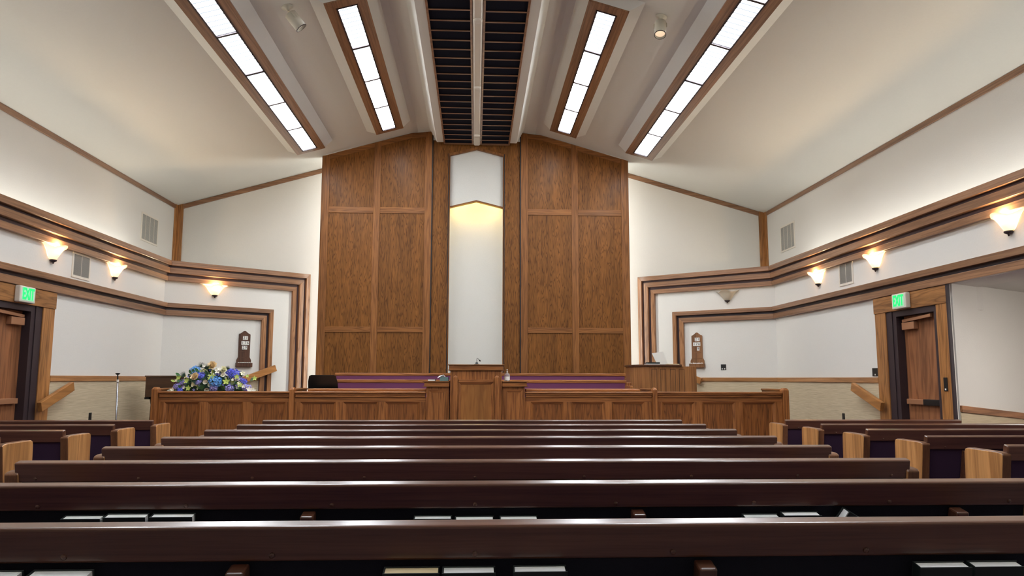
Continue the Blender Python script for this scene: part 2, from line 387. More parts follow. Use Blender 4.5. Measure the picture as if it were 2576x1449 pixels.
# plaster beams either side of the centre grilles
for s in (-1, 1):
    pf = [(.70, 6.2), (.84, 6.2), (1.0, 6.49), (.70, 6.49)]
    mb = MB().loft([(s*x, YB, z) for x, z in pf], [(s*x, 15.5, z) for x, z in pf]); trim(mb, CEILM, 0)
mb = MB(); mb.box(-.70, .70, YB, 9.4, 6.28, 6.49); trim(mb, CEILM, 0)     # flat plaster nearer than the grilles
# fixtures hang in a frame tilted with the ceiling
TH = math.atan(.285)
def slopeM(s, xc, drop):    # local x outward-down the slope, y = room Y, z = up out of the ceiling
    z = zc(xc)-drop
    ex = Vector((s*math.cos(TH), 0, -math.sin(TH))); ez = Vector((s*math.sin(TH), 0, math.cos(TH)))
    ey = Vector((0, 1, 0))
    if s < 0: M = Matrix((-ex, ey, ez))
    else: M = Matrix((ex, ey, ez))
    M = M.transposed().to_4x4(); M.translation = Vector((s*xc, 0, z)); return M
DW = (14.68)
fx = [(1.75, .27, 4, 14.68), (3.30, .275, 6, 14.68), (1.75, .27, 4, 7.2), (3.30, .275, 4, 5.9)]  # last two entries: unseen fixtures added to brighten the walls
lightlab = {(-1, 1.75): 'short slot light in oak frame, left of the dark centre grille', (1, 1.75): 'short slot light in oak frame, right of the dark centre grille',
            (-1, 3.30): 'long slot light in oak frame, nearest the left wall', (1, 3.30): 'long slot light in oak frame, nearest the right wall'}
for s in (-1, 1):
    for xc, hw, nseg, DW in fx:
        M = slopeM(s, xc, .15); hw_ = hw/math.cos(TH); y1 = DW+.14; y0 = DW-nseg*1.255-.17; sd = .135
        # plaster coffer
        mb = MB(); fl = .19; e = .10
        lo = [(-hw_, y0), (hw_, y0), (hw_, y1), (-hw_, y1)]; hi = [(-hw_-fl, y0-e), (hw_+fl, y0-e), (hw_+fl, y1+e), (-hw_-fl, y1+e)]
        mb.loft([(x, y, .012) for x, y in lo], [(x, y, .16) for x, y in hi]); mb.xf(M); trim(mb, CEILM, 0)
        t = thing('ceiling_light', lightlab[(s, xc)] if DW > 10 else 'added unseen slot light in oak frame over the pews, %s row, %s %s' % ('inner' if xc < 2 else 'outer', 'left' if s < 0 else 'right', 'above the camera' if DW > 4 else 'behind the camera'), 'ceiling light', tuple(M.translation), 'fluorescent slot lights', world=False)
        t.matrix_world = M
        a, b = DW-nseg*1.255, DW
        mb = MB(); iw = hw_-sd
        z0, z1 = -.012, .02
        mb.hexa([(-hw_, y0, z0), (-iw, a, z0), (-iw, b, z0), (-hw_, y1, z0), (-hw_, y0, z1), (-iw, a, z1), (-iw, b, z1), (-hw_, y1, z1)])
        mb.hexa([(iw, a, z0), (hw_, y0, z0), (hw_, y1, z0), (iw, b, z0), (iw, a, z1), (hw_, y0, z1), (hw_, y1, z1), (iw, b, z1)])
        mb.hexa([(-hw_, y0, z0), (hw_, y0, z0), (iw, a, z0), (-iw, a, z0), (-hw_, y0, z1), (hw_, y0, z1), (iw, a, z1), (-iw, a, z1)])
        mb.hexa([(-iw, b, z0), (iw, b, z0), (hw_, y1, z0), (-hw_, y1, z0), (-iw, b, z1), (iw, b, z1), (hw_, y1, z1), (-hw_, y1, z1)])
        mb.build('frame', TRIMY, t, bevel=.002)
        mb = MB(); bw = .022
        mb.box(-iw, -iw+bw, a, b, -.02, .012); mb.box(iw-bw, iw, a, b, -.02, .012)
        for j in range(nseg+1):
            yy = a+(b-a)*j/nseg; mb.box(-iw, iw, max(a, yy-bw/2-.012), min(b, yy+bw/2+.012), -.02, .012)
        mb.build('divider', DARKM, t)
        for j in range(nseg):
            ya = a+(b-a)*j/nseg+.023; yb = a+(b-a)*(j+1)/nseg-.023
            MB().box(-iw+bw, iw-bw, ya, yb, -.001, .008).build('diffuser', DIFF, t)

# two dark grilles flanking the plaster spine
for s, side in ((-1, 'left'), (1, 'right')):
    t = thing('ceiling_grille', 'dark ceiling grille with thin oak slats, %s of the white centre spine' % side, 'grille', (s*.4, 12.5, 6.2), 'centre ceiling grilles')
    x0, x1 = (.075, .70); MB().box(s*x0, s*x1, 9.4, 15.62, 6.215, 6.23).build('backing', NAVY, t)
    mb = MB(); mb.box(s*x0, s*(x0+.03), 9.4, 15.62, 6.19, 6.215); mb.box(s*(x1-.03), s*x1, 9.4, 15.62, 6.19, 6.215)
    mb.box(s*x0, s*x1, 9.38, 9.42, 6.19, 6.215); mb.box(s*x0, s*x1, 15.59, 15.62, 6.19, 6.215)
    mb.build('frame', SLATM, t)
    sl = None
    for k in range(20):
        yy = 9.72+.3105*k-(.006 if s < 0 else -.02)
        if sl is None: sl = MB().box(s*(x0+.03), s*(x1-.03), -.011, .011, 0, .012).build('slat', SLATM, t, origin=(0, 0, 0)); q = sl
        else: q = sl.copy(); COL.objects.link(q); q.parent = t
        q.location = (-s*.4, yy-12.5, 6.193-6.2)
mb = MB(); pf = [(-.072, 6.26), (-.072, 6.20), (-.045, 6.175), (.045, 6.175), (.072, 6.20), (.072, 6.26)]
mb.loft([(x, 9.3, z) for x, z in pf], [(x, 15.62, z) for x, z in pf]); trim(mb, WHITEP, 0)
for yy, w_ in ((9.95, 'nearest the camera'), (12.4, 'halfway along the spine'), (14.95, 'nearest the niche')):
    o = MB().lathe([(.001, -.03), (.05, -.028), (.066, -.012), (.066, 0), (.066, .02)], (0, 0, 0), 20).build('ceiling_fitting', WHITEP, origin=(0, 0, 0), smooth=True)
    o.location = (0, yy, 6.172); tag(o, 'small round white fitting on the ceiling spine, %s' % w_, 'ceiling fitting', 'round fittings on the spine')

# spotlights
def spot(s, xy, aim, lab, glow):
    x, y = xy; z = zc(x)
    t = thing('spotlight', lab, 'spotlight', (x, y, z))
    n = Vector((-s*math.sin(TH), 0, -math.cos(TH)))
    q = n.to_track_quat('Z', 'Y').to_matrix().to_4x4(); q.translation = Vector((x, y, z))
    MB().lathe([(.001, 0), (.075, 0), (.072, .012), (.03, .022), (.022, .05), (.001, .055)], n=24).xf(q).build('canopy', CREAMP, t, smooth=True)
    pv = Vector((x, y, z))+n*.07
    a = Vector(aim).normalized(); side = a.cross(Vector((0, 0, 1))).normalized()
    q2 = a.to_track_quat('Z', 'Y').to_matrix().to_4x4(); c = pv+a*.03; q2.translation = c
    MB().lathe([(.001, 0), (.066, 0), (.078, .012), (.078, .235), (.072, .235), (.070, .05), (.001, .045)], n=28).xf(q2).build('housing', CREAMP, t, smooth=True)
    mb = MB()
    for k in (-1, 1): mb.tube([pv, pv+side*k*.05+a*.02, c+side*k*.084+a*.03, c+side*k*.084+a*.10], .007, 6)
    mb.build('yoke', CREAMP, t)
    MB().lathe([(.001, .06), (.03, .07), (.066, .20), (.068, .06), (.001, .055)], n=20).xf(q2).build('reflector', glow, t, smooth=True)
    MB().lathe([(.071, .228), (.079, .229), (.079, .237), (.071, .237)], n=24, caps=False).xf(q2).build('rim', DARKM, t)
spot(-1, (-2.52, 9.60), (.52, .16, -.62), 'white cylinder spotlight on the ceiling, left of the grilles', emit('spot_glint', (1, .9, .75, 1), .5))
spot(1, (2.49, 9.62), (-.10, -.30, -.75), 'white cylinder spotlight glowing inside, right of the grilles', emit('spot_warm', (1, .72, .48, 1), .55, (.5, .4, .35, 1)))

# ------------------------------------------------------------------ wood band mouldings on the side walls
def band(s, zt, zb, p, sE, w, p0=0.0, z_low=.3, mats=None, bev=.005):
    mats = mats or (TRIMY, TRIMA[s], TRIMZ)
    """zt/zb top and bottom; p thickness; turns down at sE on the angled wall with board width w"""
    cf, cb = cornerX(s, p), cornerX(s, p0)
    y0 = YB
    mb = MB().hexa([(s*(XW-p0), y0, zb), (s*(XW-p), y0, zb), (cf.x, cf.y, zb), (cb.x, cb.y, zb), (s*(XW-p0), y0, zt), (s*(XW-p), y0, zt), (cf.x, cf.y, zt), (cb.x, cb.y, zt)])
    trim(mb, mats[0], bev)
    mb = MB()
    f = [(cf.x, cf.y, zb), AP(s, sE-w, zb, p), AP(s, sE, zt, p), (cf.x, cf.y, zt)]
    b = [(cb.x, cb.y, zb), AP(s, sE-w, zb, p0), AP(s, sE, zt, p0), (cb.x, cb.y, zt)]
    mb.loft(f, b); trim(mb, mats[1], bev)
    f = [AP(s, sE-w, z_low, p), AP(s, sE, z_low, p), AP(s, sE, zt, p), AP(s, sE-w, zb, p)]
    b = [AP(s, sE-w, z_low, p0), AP(s, sE, z_low, p0), AP(s, sE, zt, p0), AP(s, sE-w, zb, p0)]
    trim(MB().loft(f, b), mats[2], bev)
PM = (PURP, PURP, PURP)
for s in (-1, 1):
    band(s, 3.47, 3.375, .13, 2.93, .09, .0)
    band(s, 3.375, 3.335, .07, 2.84, .04, 0, mats=PM, bev=0)
    band(s, 3.335, 3.23, .10, 2.80, .10)
    band(s, 3.23, 3.175, .04, 2.70, .05, 0, mats=PM, bev=0)
    band(s, 3.175, 3.085, .065, 2.655, .09)
    band(s, 2.665, 2.58, .09, 2.15, .085)
    band(s, 2.58, 2.53, .03, 2.065, .05, 0, mats=(DARKM,)*3, bev=0)
    band(s, 2.53, 2.43, .06, 2.015, .10)
    # corner boards and eave boards of the upper walls
    mb = MB(); mb.box(s*XU, s*(XU-.15), YF, YF-.035, 3.1, 5.02); mb.box(s*XU, s*(XU-.035), YF-.035, YF-.13, 3.1, 4.99); trim(mb, CASEZ)
    mb = MB(); mb.box(s*XU, s*(XU-.03), YB, YF-.1, 4.9, 4.985); trim(mb, TRIMY)
    x0, x1 = 3.0, 6.4
    mb = MB(); z = lambda x: zc(x)-.005
    mb.hexa([(s*x0, YF-.03, z(x0)-.1), (s*x1, YF-.03, z(x1)-.1), (s*x1, YF, z(x1)-.1), (s*x0, YF, z(x0)-.1), (s*x0, YF-.03, z(x0)), (s*x1, YF-.03, z(x1)), (s*x1, YF, z(x1)), (s*x0, YF, z(x0))])
    trim(mb, TRIMX)
    side = 'left' if s < 0 else 'right'
    # strip lamps resting in the cove and behind the screen edge
    o = MB().box(s*6.30, s*6.36, YB+.1, 14.3, 3.302, 3.34).build('cove_lamp', COVEL, origin=(s*6.33, 5, 3.30)); tag(o, 'glowing strip lamp hidden in the cove above the %s wall bands' % side, 'strip lamp')
    o = MB().box(s*3.02, s*3.07, 15.95, 16.0, .30, 5.82).build('backlight_lamp', BACKL, origin=(s*3.05, 16, .30)); tag(o, 'glowing strip lamp behind the outer edge of the %s panelled screen' % side, 'strip lamp')
    # light furring behind the screens, the lamps stand on the platform

# ------------------------------------------------------------------ panelled screens
def zt_screen(x):  # top of a screen follows the ceiling
    return (zc(x)-.012) if x > 1.38 else (zc(1.38)-.012+(1.38-x)*.1)
def screen(s, side):
    # |x|: outer 3.245, stiles, inner .94
    t = thing('panelled_screen', 'tall oak panelled screen with sloping top, %s of the white niche' % side, 'wall panel', (s*2.1, YS, .3), 'panelled screens')
    y0, y1 = YS, YS+.035; zb = .30
    def slopebox(mb, xa, xb, za, yb0, yb1, drop=0):
        mb.hexa([(s*xa, yb0, za), (s*xb, yb0, za), (s*xb, yb1, za), (s*xa, yb1, za), (s*xa, yb0, zt_screen(xa)-drop), (s*xb, yb0, zt_screen(xb)-drop), (s*xb, yb1, zt_screen(xb)-drop), (s*xa, yb1, zt_screen(xa)-drop)])
    for xa, xb in ((3.085, 3.245), (2.02, 2.16), (.945, 1.09)):
        mb = MB(); slopebox(mb, xa, xb, zb, y0, y1); mb.build('stile', OAKV, t, bevel=.003)
    for xa, xb in ((1.09, 2.02), (2.16, 3.085)):
        for za, zt in ((4.69, 4.82), (2.19, 2.305)):
            MB().box(s*xa, s*xb, y0+.003, y1, za, zt).build('rail', OAKH, t, bevel=.003)
        mb = MB()
        if xa < 1.38 < xb: segs = ((xa, 1.38), (1.38, xb))
        else: segs = ((xa, xb),)
        for a, b in segs:
            mb.hexa([(s*a, y0+.003, zt_screen(a)-.11), (s*b, y0+.003, zt_screen(b)-.11), (s*b, y1, zt_screen(b)-.11), (s*a, y1, zt_screen(a)-.11), (s*a, y0+.003, zt_screen(a)), (s*b, y0+.003, zt_screen(b)), (s*b, y1, zt_screen(b)), (s*a, y1, zt_screen(a))])
        mb.build('rail', OAKH, t, bevel=.003)
        for za, zt in ((zb, 2.19), (2.305, 4.69)):
            MB().box(s*xa, s*xb, y0+.018, y1+.02, za, zt).build('panel', PANELX[0], t)
        mb = MB()
        for a, b in segs: 
            mb.hexa([(s*a, y0+.018, 4.82), (s*b, y0+.018, 4.82), (s*b, y1+.02, 4.82), (s*a, y1+.02, 4.82), (s*a, y0+.018, zt_screen(a)-.05), (s*b, y0+.018, zt_screen(b)-.05), (s*b, y1+.02, zt_screen(b)-.05), (s*a, y1+.02, zt_screen(a)-.05)])
        mb.build('panel', PANELX[0], t)
    mb = MB(); mb.hexa([(s*3.225, y1, zb), (s*3.255, y1, zb), (s*3.255, y1+.12, zb), (s*3.225, y1+.12, zb), (s*3.225, y1, zt_screen(3.25)), (s*3.255, y1, zt_screen(3.25)), (s*3.255, y1+.12, zt_screen(3.25)), (s*3.225, y1+.12, zt_screen(3.25))])
    mb.build('edge_strip', DARKM, t)
    MB().box(s*.925, s*.9449, y0+.012, y0+.049, zb, 6.40).build('edge_strip', BLACK, t)
for s, side in ((-1, 'left'), (1, 'right')): screen(s, side)
# niche surround
ns = thing('niche_surround', 'dark oak surround with a pointed head framing the white niche', 'wall panel', (0, YS+.06, .3))
yb0, yb1 = YS+.05, YS+.12
hz = lambda x: 6.17-.255*abs(x)     # pointed head line
for s in (-1, 1):
    MB().box(s*.60, s*.935, yb0, yb1, .30, 6.30).build('stile', PANELX[0], ns)
mb = MB()
for s in (-1, 1):
    mb.hexa([(0, yb0+.004, hz(0)), (s*.60, yb0+.004, hz(.6)), (s*.60, yb1, hz(.6)), (0, yb1, hz(0)), (0, yb0+.004, 6.30), (s*.60, yb0+.004, 6.30), (s*.60, yb1, 6.30), (0, yb1, 6.30)])
mb.build('head_panel', PANELX[0], ns)
mb = MB()
for s in (-1, 1):
    mb.box(s*.60, s*.585, yb0-.005, yb1+.01, .30, hz(.6)); 
mb.build('dark_reveal', BLACK, ns)
mb = MB()
for s in (-1, 1):
    mb.box(s*.585, s*.562, yb0+.02, yb1+.02, .30, hz(.6)-.02)
    mb.hexa([(0, yb0+.01, hz(0)-.05), (s*.60, yb0+.01, hz(.6)-.05), (s*.60, yb1+.02, hz(.6)-.05), (0, yb1+.02, hz(0)-.05), (0, yb0+.01, hz(0)), (s*.60, yb0+.01, hz(.6)), (s*.60, yb1+.02, hz(.6)), (0, yb1+.02, hz(0))])
mb.build('inner_moulding', OAKV, ns)
# white boxed panel at the head of the niche with its pointed wooden lower edge
hl = lambda x: 5.03-.25*abs(x)
o = MB()
for s in (-1, 1):
    o.hexa([(0, yb1+.024, hl(0)), (s*.562, yb1+.024, hl(.56)), (s*.562, yb1+.12, hl(.56)), (0, yb1+.12, hl(0)), (0, yb1+.024, 6.2), (s*.562, yb1+.024, 6.1), (s*.562, yb1+.12, 6.1), (0, yb1+.12, 6.2)])
hp = struct(o.build('wall_niche_head', NICHEM))
mb = MB()
for s in (-1, 1):
    mb.hexa([(0, yb1+.022, hl(0)-.03), (s*.562, yb1+.022, hl(.56)-.03), (s*.562, yb1+.13, hl(.56)-.03), (0, yb1+.13, hl(0)-.03), (0, yb1+.022, hl(0)), (s*.562, yb1+.022, hl(.56)), (s*.562, yb1+.13, hl(.56)), (0, yb1+.13, hl(0))])
trim(mb, OAKH, .002)
# niche recess: gently curved back
mb = MB(); ring0 = []; 
n = 24
for i in range(n+1):
    a = PI*i/n; ring0.append((-.57*math.cos(a), 15.80+.34*max(math.sin(a),0)**.8, 0))
mb.rings([[(x, y, .3) for x, y, z in ring0], [(x, y, 6.2) for x, y, z in ring0]], caps=False, closed=False)
struct(mb.build('wall_niche', NICHEM, smooth=True))
for s in (-1, 1):
    a = Vector((0, 15.93, hl(0)+.045)); b = Vector((s*.50, 15.89, hl(.5)+.045))
    o = MB().tube([a+(b-a)*.08, b], .012, 8).build('niche_lamp', NICHEL, origin=tuple((a+b)/2))
    tag(o, 'warm strip lamp tucked behind the %s slope of the niche head' % ('left' if s < 0 else 'right'), 'strip lamp')

# ------------------------------------------------------------------ doors
def door(s, num):
    t = bpy.data.objects.new('door_%d' % num, None); COL.objects.link(t); t.location = (s*XW, 9.84, floorz(9.84)); t['_o'] = tuple(t.location); t['kind'] = 'structure'
    B = lambda xa, xb, ya, yb, za, zb: MB().box(s*xa, s*xb, ya, yb, za, zb)
    z0 = -.06
    B(XW, XW-.035, 10.53, 10.81, z0, 2.2).build('casing', CASEZ, t, bevel=.004)
    B(XW, XW-.035, 9.10, 9.33, z0, 2.2).build('casing', CASEZ, t, bevel=.004)
    B(XW, XW-.045, 9.09, 10.82, 2.2, 2.425).build('head_board', CASEY, t, bevel=.004)
    if s > 0: B(XW-.047, XW-.012, 9.058, 9.0895, z0, 2.43).build('casing_edge', DARKM, t)
    mb = MB(); x0, x1 = XW-.02, XW+.13
    mb.box(s*x0, s*x1, 10.27, 10.53, z0, 2.2); mb.box(s*x0, s*x1, 9.33, 9.40, z0, 2.2); mb.box(s*x0, s*x1, 9.40, 10.27, 2.12, 2.2)
    mb.box(s*(x0-.012), s*x0, 10.36, 10.42, z0, 2.2)
    mb.build('door_frame', DARKM, t)
    leaf = B(XW+.09, XW+.135, 9.40, 10.27, z0+.01, 2.12).build('door_leaf', DOORW, t, bevel=.002)
    B(XW+.09, XW+.02, 9.93, 10.22, 1.93, 2.03).build('door_closer', BRONZE, t, bevel=.006)
    mb = MB(); mb.hexa([(s*(XW+.06), 10.23, 2.035), (s*(XW+.035), 10.23, 2.035), (s*(XW-.01), 9.50, 2.06), (s*(XW+.02), 9.50, 2.06), (s*(XW+.06), 10.23, 2.075), (s*(XW+.035), 10.23, 2.075), (s*(XW-.01), 9.50, 2.10), (s*(XW+.02), 9.50, 2.10)])
    mb.build('closer_arm', BRONZE, t, bevel=.003)
    B(XW+.09, XW+.03, 9.83, 10.22, .915, .985).build('push_bar', BRONZE, t, bevel=.006)
    B(XW+.09, XW+.025, 9.46, 9.83, .91, .99).build('bar_end', BLACK, t, bevel=.006)
    return t
door(-1, 1); door(1, 2)
def exit_sign(s, y, z, lab):
    M = WFR(s, y, z, .045); t = thing('exit_sign', lab, 'exit sign', tuple(M.translation), world=True)
    MB().box(-.17, .17, -.105, .105, .001, .075).xf(M).build('housing', WHITEP, t, bevel=.015, seg=3)
    MB().box(-.135, .135, -.082, .082, .075, .078).xf(M).build('face', GREENB, t)
    q = textmesh('EXIT', .205, .002, .006); sx = Matrix.Diagonal((.60, 1, 1, 1)); q.xf(M @ Matrix.Translation((0, 0, .081)) @ sx); q.build('lettering', GREENL, t)
exit_sign(-1, 10.0, 2.315, 'green lit EXIT sign on the header of the left door')
exit_sign(1, 10.02, 2.315, 'green lit EXIT sign on the header of the right door')

# ------------------------------------------------------------------ sconces
def sconce(M, lit, lab):
    t = thing('wall_sconce', lab, 'wall lamp', tuple(M.translation), 'alabaster bowl sconces')
    # local: x along the wall, y up, z out
    prof = [(.045, -.135), (.075, -.115), (.11, -.065), (.145, -.01), (.18, .03), (.215, .05), (.225, .052)]
    n = 28
    def ringf(r, z, off=0):
        out = []
        for i in range(n+1):
            a = PI*i/n; k = 1+.10*(r/.22)**2*math.cos(4*a) if r > .1 else 1
            out.append(((r+off)*k*math.cos(a), z+.018*(r/.22)**2*math.cos(4*a), (r+off)*k*math.sin(a)*.8+.002))
        return out
    rs = [ringf(r, z) for r, z in prof]+[ringf(r, z, -.004) for r, z in reversed(prof)]
    MB().rings(rs, caps=False, closed=False).xf(M).build('glass_bowl', GLASSON if lit else GLASSOFF, t, smooth=True)
    mb = MB(); 
    L = MB().lathe([(.001, -.19), (.010, -.185), (.012, -.17), (.022, -.163), (.05, -.150), (.055, -.138), (.05, -.13), (.001, -.13)], n=18)
    L.v = [(x, z, y*.8+.03) for x, y, z in L.v]
    L.xf(M).build('finial', DARKM, t, smooth=True)
    MB().box(-.05, .05, -.13, .02, .0, .02).xf(M).build('wall_plate', DARKM, t)
    if lit:
        b = MB().lathe([(.001, -.03), (.02, -.02), (.024, .0), (.015, .025), (.001, .03)], n=12); b.v = [(x, z-.01, y+.085) for x, y, z in b.v]
        b.xf(M).build('bulb', emit('bulb_warm', (1, .75, .45, 1), 14), t, smooth=True)
        ld = bpy.data.lights.new('sconce_lamp', 'POINT'); ld.energy = P_SCONCE; ld.color = (1, .74, .44); ld.shadow_soft_size = .04
        lo = bpy.data.objects.new('lamp_glow', ld); COL.objects.link(lo); lo.parent = t
        lo.location = (M @ Vector((0, .035, .085)))-M.translation
sconce(WFR(-1, 10.68, 3.03-.02), True, 'lit bowl sconce on the left wall, between the bands left of the square vent')
sconce(WFR(-1, 12.50, 3.03-.02), True, 'lit bowl sconce on the left wall, right of the square vent')
sconce(AFR(-1, .94, 3.03-.02), True, 'lit bowl sconce on the angled wall, above the left hymn board')
sconce(AFR(1, .96, 3.0-.02), False, 'unlit bowl sconce on the angled wall, above the right hymn board')
sconce(WFR(1, 12.60, 3.03-.02), True, 'lit bowl sconce on the right wall, left of the square vent')
sconce(WFR(1, 10.73, 3.03-.02), True, 'lit bowl sconce on the right wall, just right of the square vent')
sconce(WFR(1, 7.93, 3.03-.02), True, 'lit bowl sconce on the right wall, nearest the camera')

# ------------------------------------------------------------------ vents
def vent(M, w_, h_, lab, bars):
    t = thing('wall_vent', lab, 'vent', tuple(M.translation), 'square white wall vents')
    b = .035; mb = MB()
    mb.box(-w_/2, w_/2, h_/2-b, h_/2, .001, .012); mb.box(-w_/2, w_/2, -h_/2, -h_/2+b, .001, .012)
    mb.box(-w_/2, -w_/2+b, -h_/2+b, h_/2-b, .001, .012); mb.box(w_/2-b, w_/2, -h_/2+b, h_/2-b, .001, .012)
    for i in range(1, bars): x = -w_/2+w_*i/bars; mb.box(x-.004, x+.004, -h_/2+b, h_/2-b, .001, .010)
    mb.xf(M).build('frame', WHITEP, t)
    MB().box(-w_/2+b, w_/2-b, -h_/2+b, h_/2-b, .0005, .002).xf(M).build('backing', GREYV, t)
    mb = MB(); k = 22
    for i in range(k):
        z = -h_/2+b+(h_-2*b)*(i+.5)/k; mb.add([(-w_/2+b, z-.006, .002), (w_/2-b, z-.006, .002), (w_/2-b, z+.004, .009), (-w_/2+b, z+.004, .009)], [(0, 1, 2, 3)])
    mb.xf(M).build('louvres', GREYV, t)
vent(UFR(-1, 15.2, 4.20), .78, .56, 'white framed grey vent high on the left upper wall', 4)
vent(UFR(1, 15.3, 4.21), .72, .56, 'white framed grey vent high on the right upper wall', 4)
vent(WFR(-1, 11.48, 2.905), .52, .38, 'white framed grey vent between the two left sconces', 2)
vent(WFR(1, 11.66, 2.93), .46, .38, 'white framed grey vent between the right sconces', 2)

# ------------------------------------------------------------------ hymn boards
def hymn(M, rows, lab, k, dark):
    t = thing('hymn_board', lab, 'hymn board', tuple(M.translation))
    W = wood('hymn_board_wood_%d' % k, *( (srgb(56, 34, 24), srgb(92, 60, 44)) if dark else (srgb(96, 62, 36), srgb(140, 98, 64))), 2, .4, .3, 6, .8, .5)
    # outline: local x, y up; board height .74
    out = [(-.15, .02), (-.15, .09), (-.118, .15), (-.118, .60), (-.108, .62), (-.085, .625), (-.05, .65), (-.02, .675), (0, .68)]
    out = out+[(-x, y) for x, y in reversed(out[:-1])]
    mb = MB().loft([(x, y, .0) for x, y in out], [(x, y, .025) for x, y in out]); mb.xf(M).build('board', W, t, bevel=.003)
    mb = MB(); mb.box(-.165, .165, -.05, .035, .0, .07); mb.xf(M).build('card_tray', W, t, bevel=.006)
    for yy in (.14, .26, .38, .48): MB().box(-.10, .10, yy-.004, yy+.004, .025, .03).xf(M).build('card_rail', W, t)
    mb = MB()
    for i in range(7):
        x = -.13+.038*i+random.uniform(-.006, .006); mb.hexa([(x, .03, .03), (x+.034, .03, .03), (x+.034, .03, .06), (x, .03, .06), (x+.004, .045+random.uniform(0, .008), .034), (x+.028, .043, .034), (x+.03, .043, .056), (x+.004, .046, .056)])
    mb.xf(M).build('spare_cards', IVORY, t)
    for (txt, yy, xo) in rows:
        for i, ch in enumerate(txt):
            if ch == ' ': continue
            x = xo+(i-(len(txt)-1)/2)*.053
            cdm = MB().box(x-.026, x+.026, yy-.037, yy+.037, .03, .033).xf(M).build('number_card', IVORY, t)
            q = textmesh(ch, .078, .0006); q.xf(M @ Matrix.Translation((x, yy, .0345)) @ Matrix.Diagonal((1, 1, 1, 1))); q.build('digit', DIGIT, cdm, origin=tuple(M.translation))
hymn(AFR(-1, 1.585, 1.52), [('21', .535, .01), ('176', .435, .01), ('29', .34, 0.0)], 'dark hymn board reading 21, 176, 29 above the flowers', 1, True)
hymn(AFR(1, 1.64, 1.535), [('21', .535, .012), ('176', .435, .0), ('9', .34, -.01+.04)], 'brown hymn board reading 21, 176, 9 beside the organ', 2, False)

# ------------------------------------------------------------------ wall plates
def plate(M, w_, h_, lab, name, cat, dots=0):
    t = thing(name, lab, cat, tuple(M.translation))
    MB().box(-w_/2, w_/2, -h_/2, h_/2, .0005, .008).xf(M).build('plate', BLACK, t, bevel=.002)
    if dots:
        for i in range(dots):
            MB().box(-.012+(i-(dots-1)/2)*.05, .012+(i-(dots-1)/2)*.05, -h_/2+.014, -h_/2+.034, .008, .012).xf(M).build('toggle', IVORY, t)
plate(AFR(1, 1.09, 1.49), .11, .115, 'black double socket plate on the right angled wall', 'wall_socket', 'socket', 2)
plate(WFR(1, 10.93, 1.355, .0), .17, .12, 'black switch plate above the chair rail, left of the right door', 'light_switch', 'switch', 1)
plate(WFR(1, 9.215, 1.19, .036), .075, .17, 'tall black switch plate on the right door casing', 'light_switch', 'switch', 1)
plate(WFR(-1, 12.02, .64, .012), .08, .16, 'dark outlet plate low on the left wainscot', 'wall_socket', 'socket')
plate(WFR(1, 11.95, .63, .012), .08, .16, 'dark outlet plate low on the right wainscot', 'wall_socket', 'socket')

# ------------------------------------------------------------------ handrails
def handrail(P0, P1, n, lab, h=.13, th=.06, mat=None):
    P0, P1, n = Vector(P0), Vector(P1), Vector(n).normalized()
    t = thing('handrail', lab, 'handrail', tuple((P0+P1)/2-n*.06)); d = (P1-P0).normalized(); up = Vector((0, 0, 1)); up = (up-d*up.dot(d)).normalized()
    a = [P0-up*h/2-n*th/2, P0-up*h/2+n*th/2, P0+up*h/2+n*th/2, P0+up*h/2-n*th/2]; L = P1-P0
    MB().loft(a, [p+L for p in a]).build('rail', mat or CASEX, t, bevel=.006)
    for f in (.15, .85):
        c = P0+L*f; MB().tube([c-n*(.118-.01), c-n*.03, c-n*.02-up*.0], .012, 8).build('bracket', DARKM, t)
CASEA = {s_: wood('oak_handrail_angled_%d' % s_, srgb(140, 92, 46), srgb(184, 128, 72), 0, .38, .2, 4, 1, .3, .35, .8, s_*ZR) for s_ in (-1, 1)}
CASEX = wood('oak_handrail', srgb(140, 92, 46), srgb(184, 128, 72), 1, .38, .2, 4, 1, .3)
handrail((-5.78, 10.45, .86), (-5.78, 11.24, 1.13), (1, 0, 0), 'short sloping oak handrail on the left wall, beside the exit door')
handrail((5.78, 10.58, .86), (5.78, 11.40, 1.14), (-1, 0, 0), 'short sloping oak handrail on the right wall, beside the exit door')
for s in (-1, 1):
    nn = (-s*TA[1], -TA[0], 0)
    handrail(AP(s, 1.53, 1.205, .12), AP(s, 2.22, 1.458, .12), nn, 'sloping oak handrail %s' % ('behind the flowers, rising across the left angled wall' if s < 0 else 'on the right angled wall, mostly behind the organ'), mat=CASEA[s])

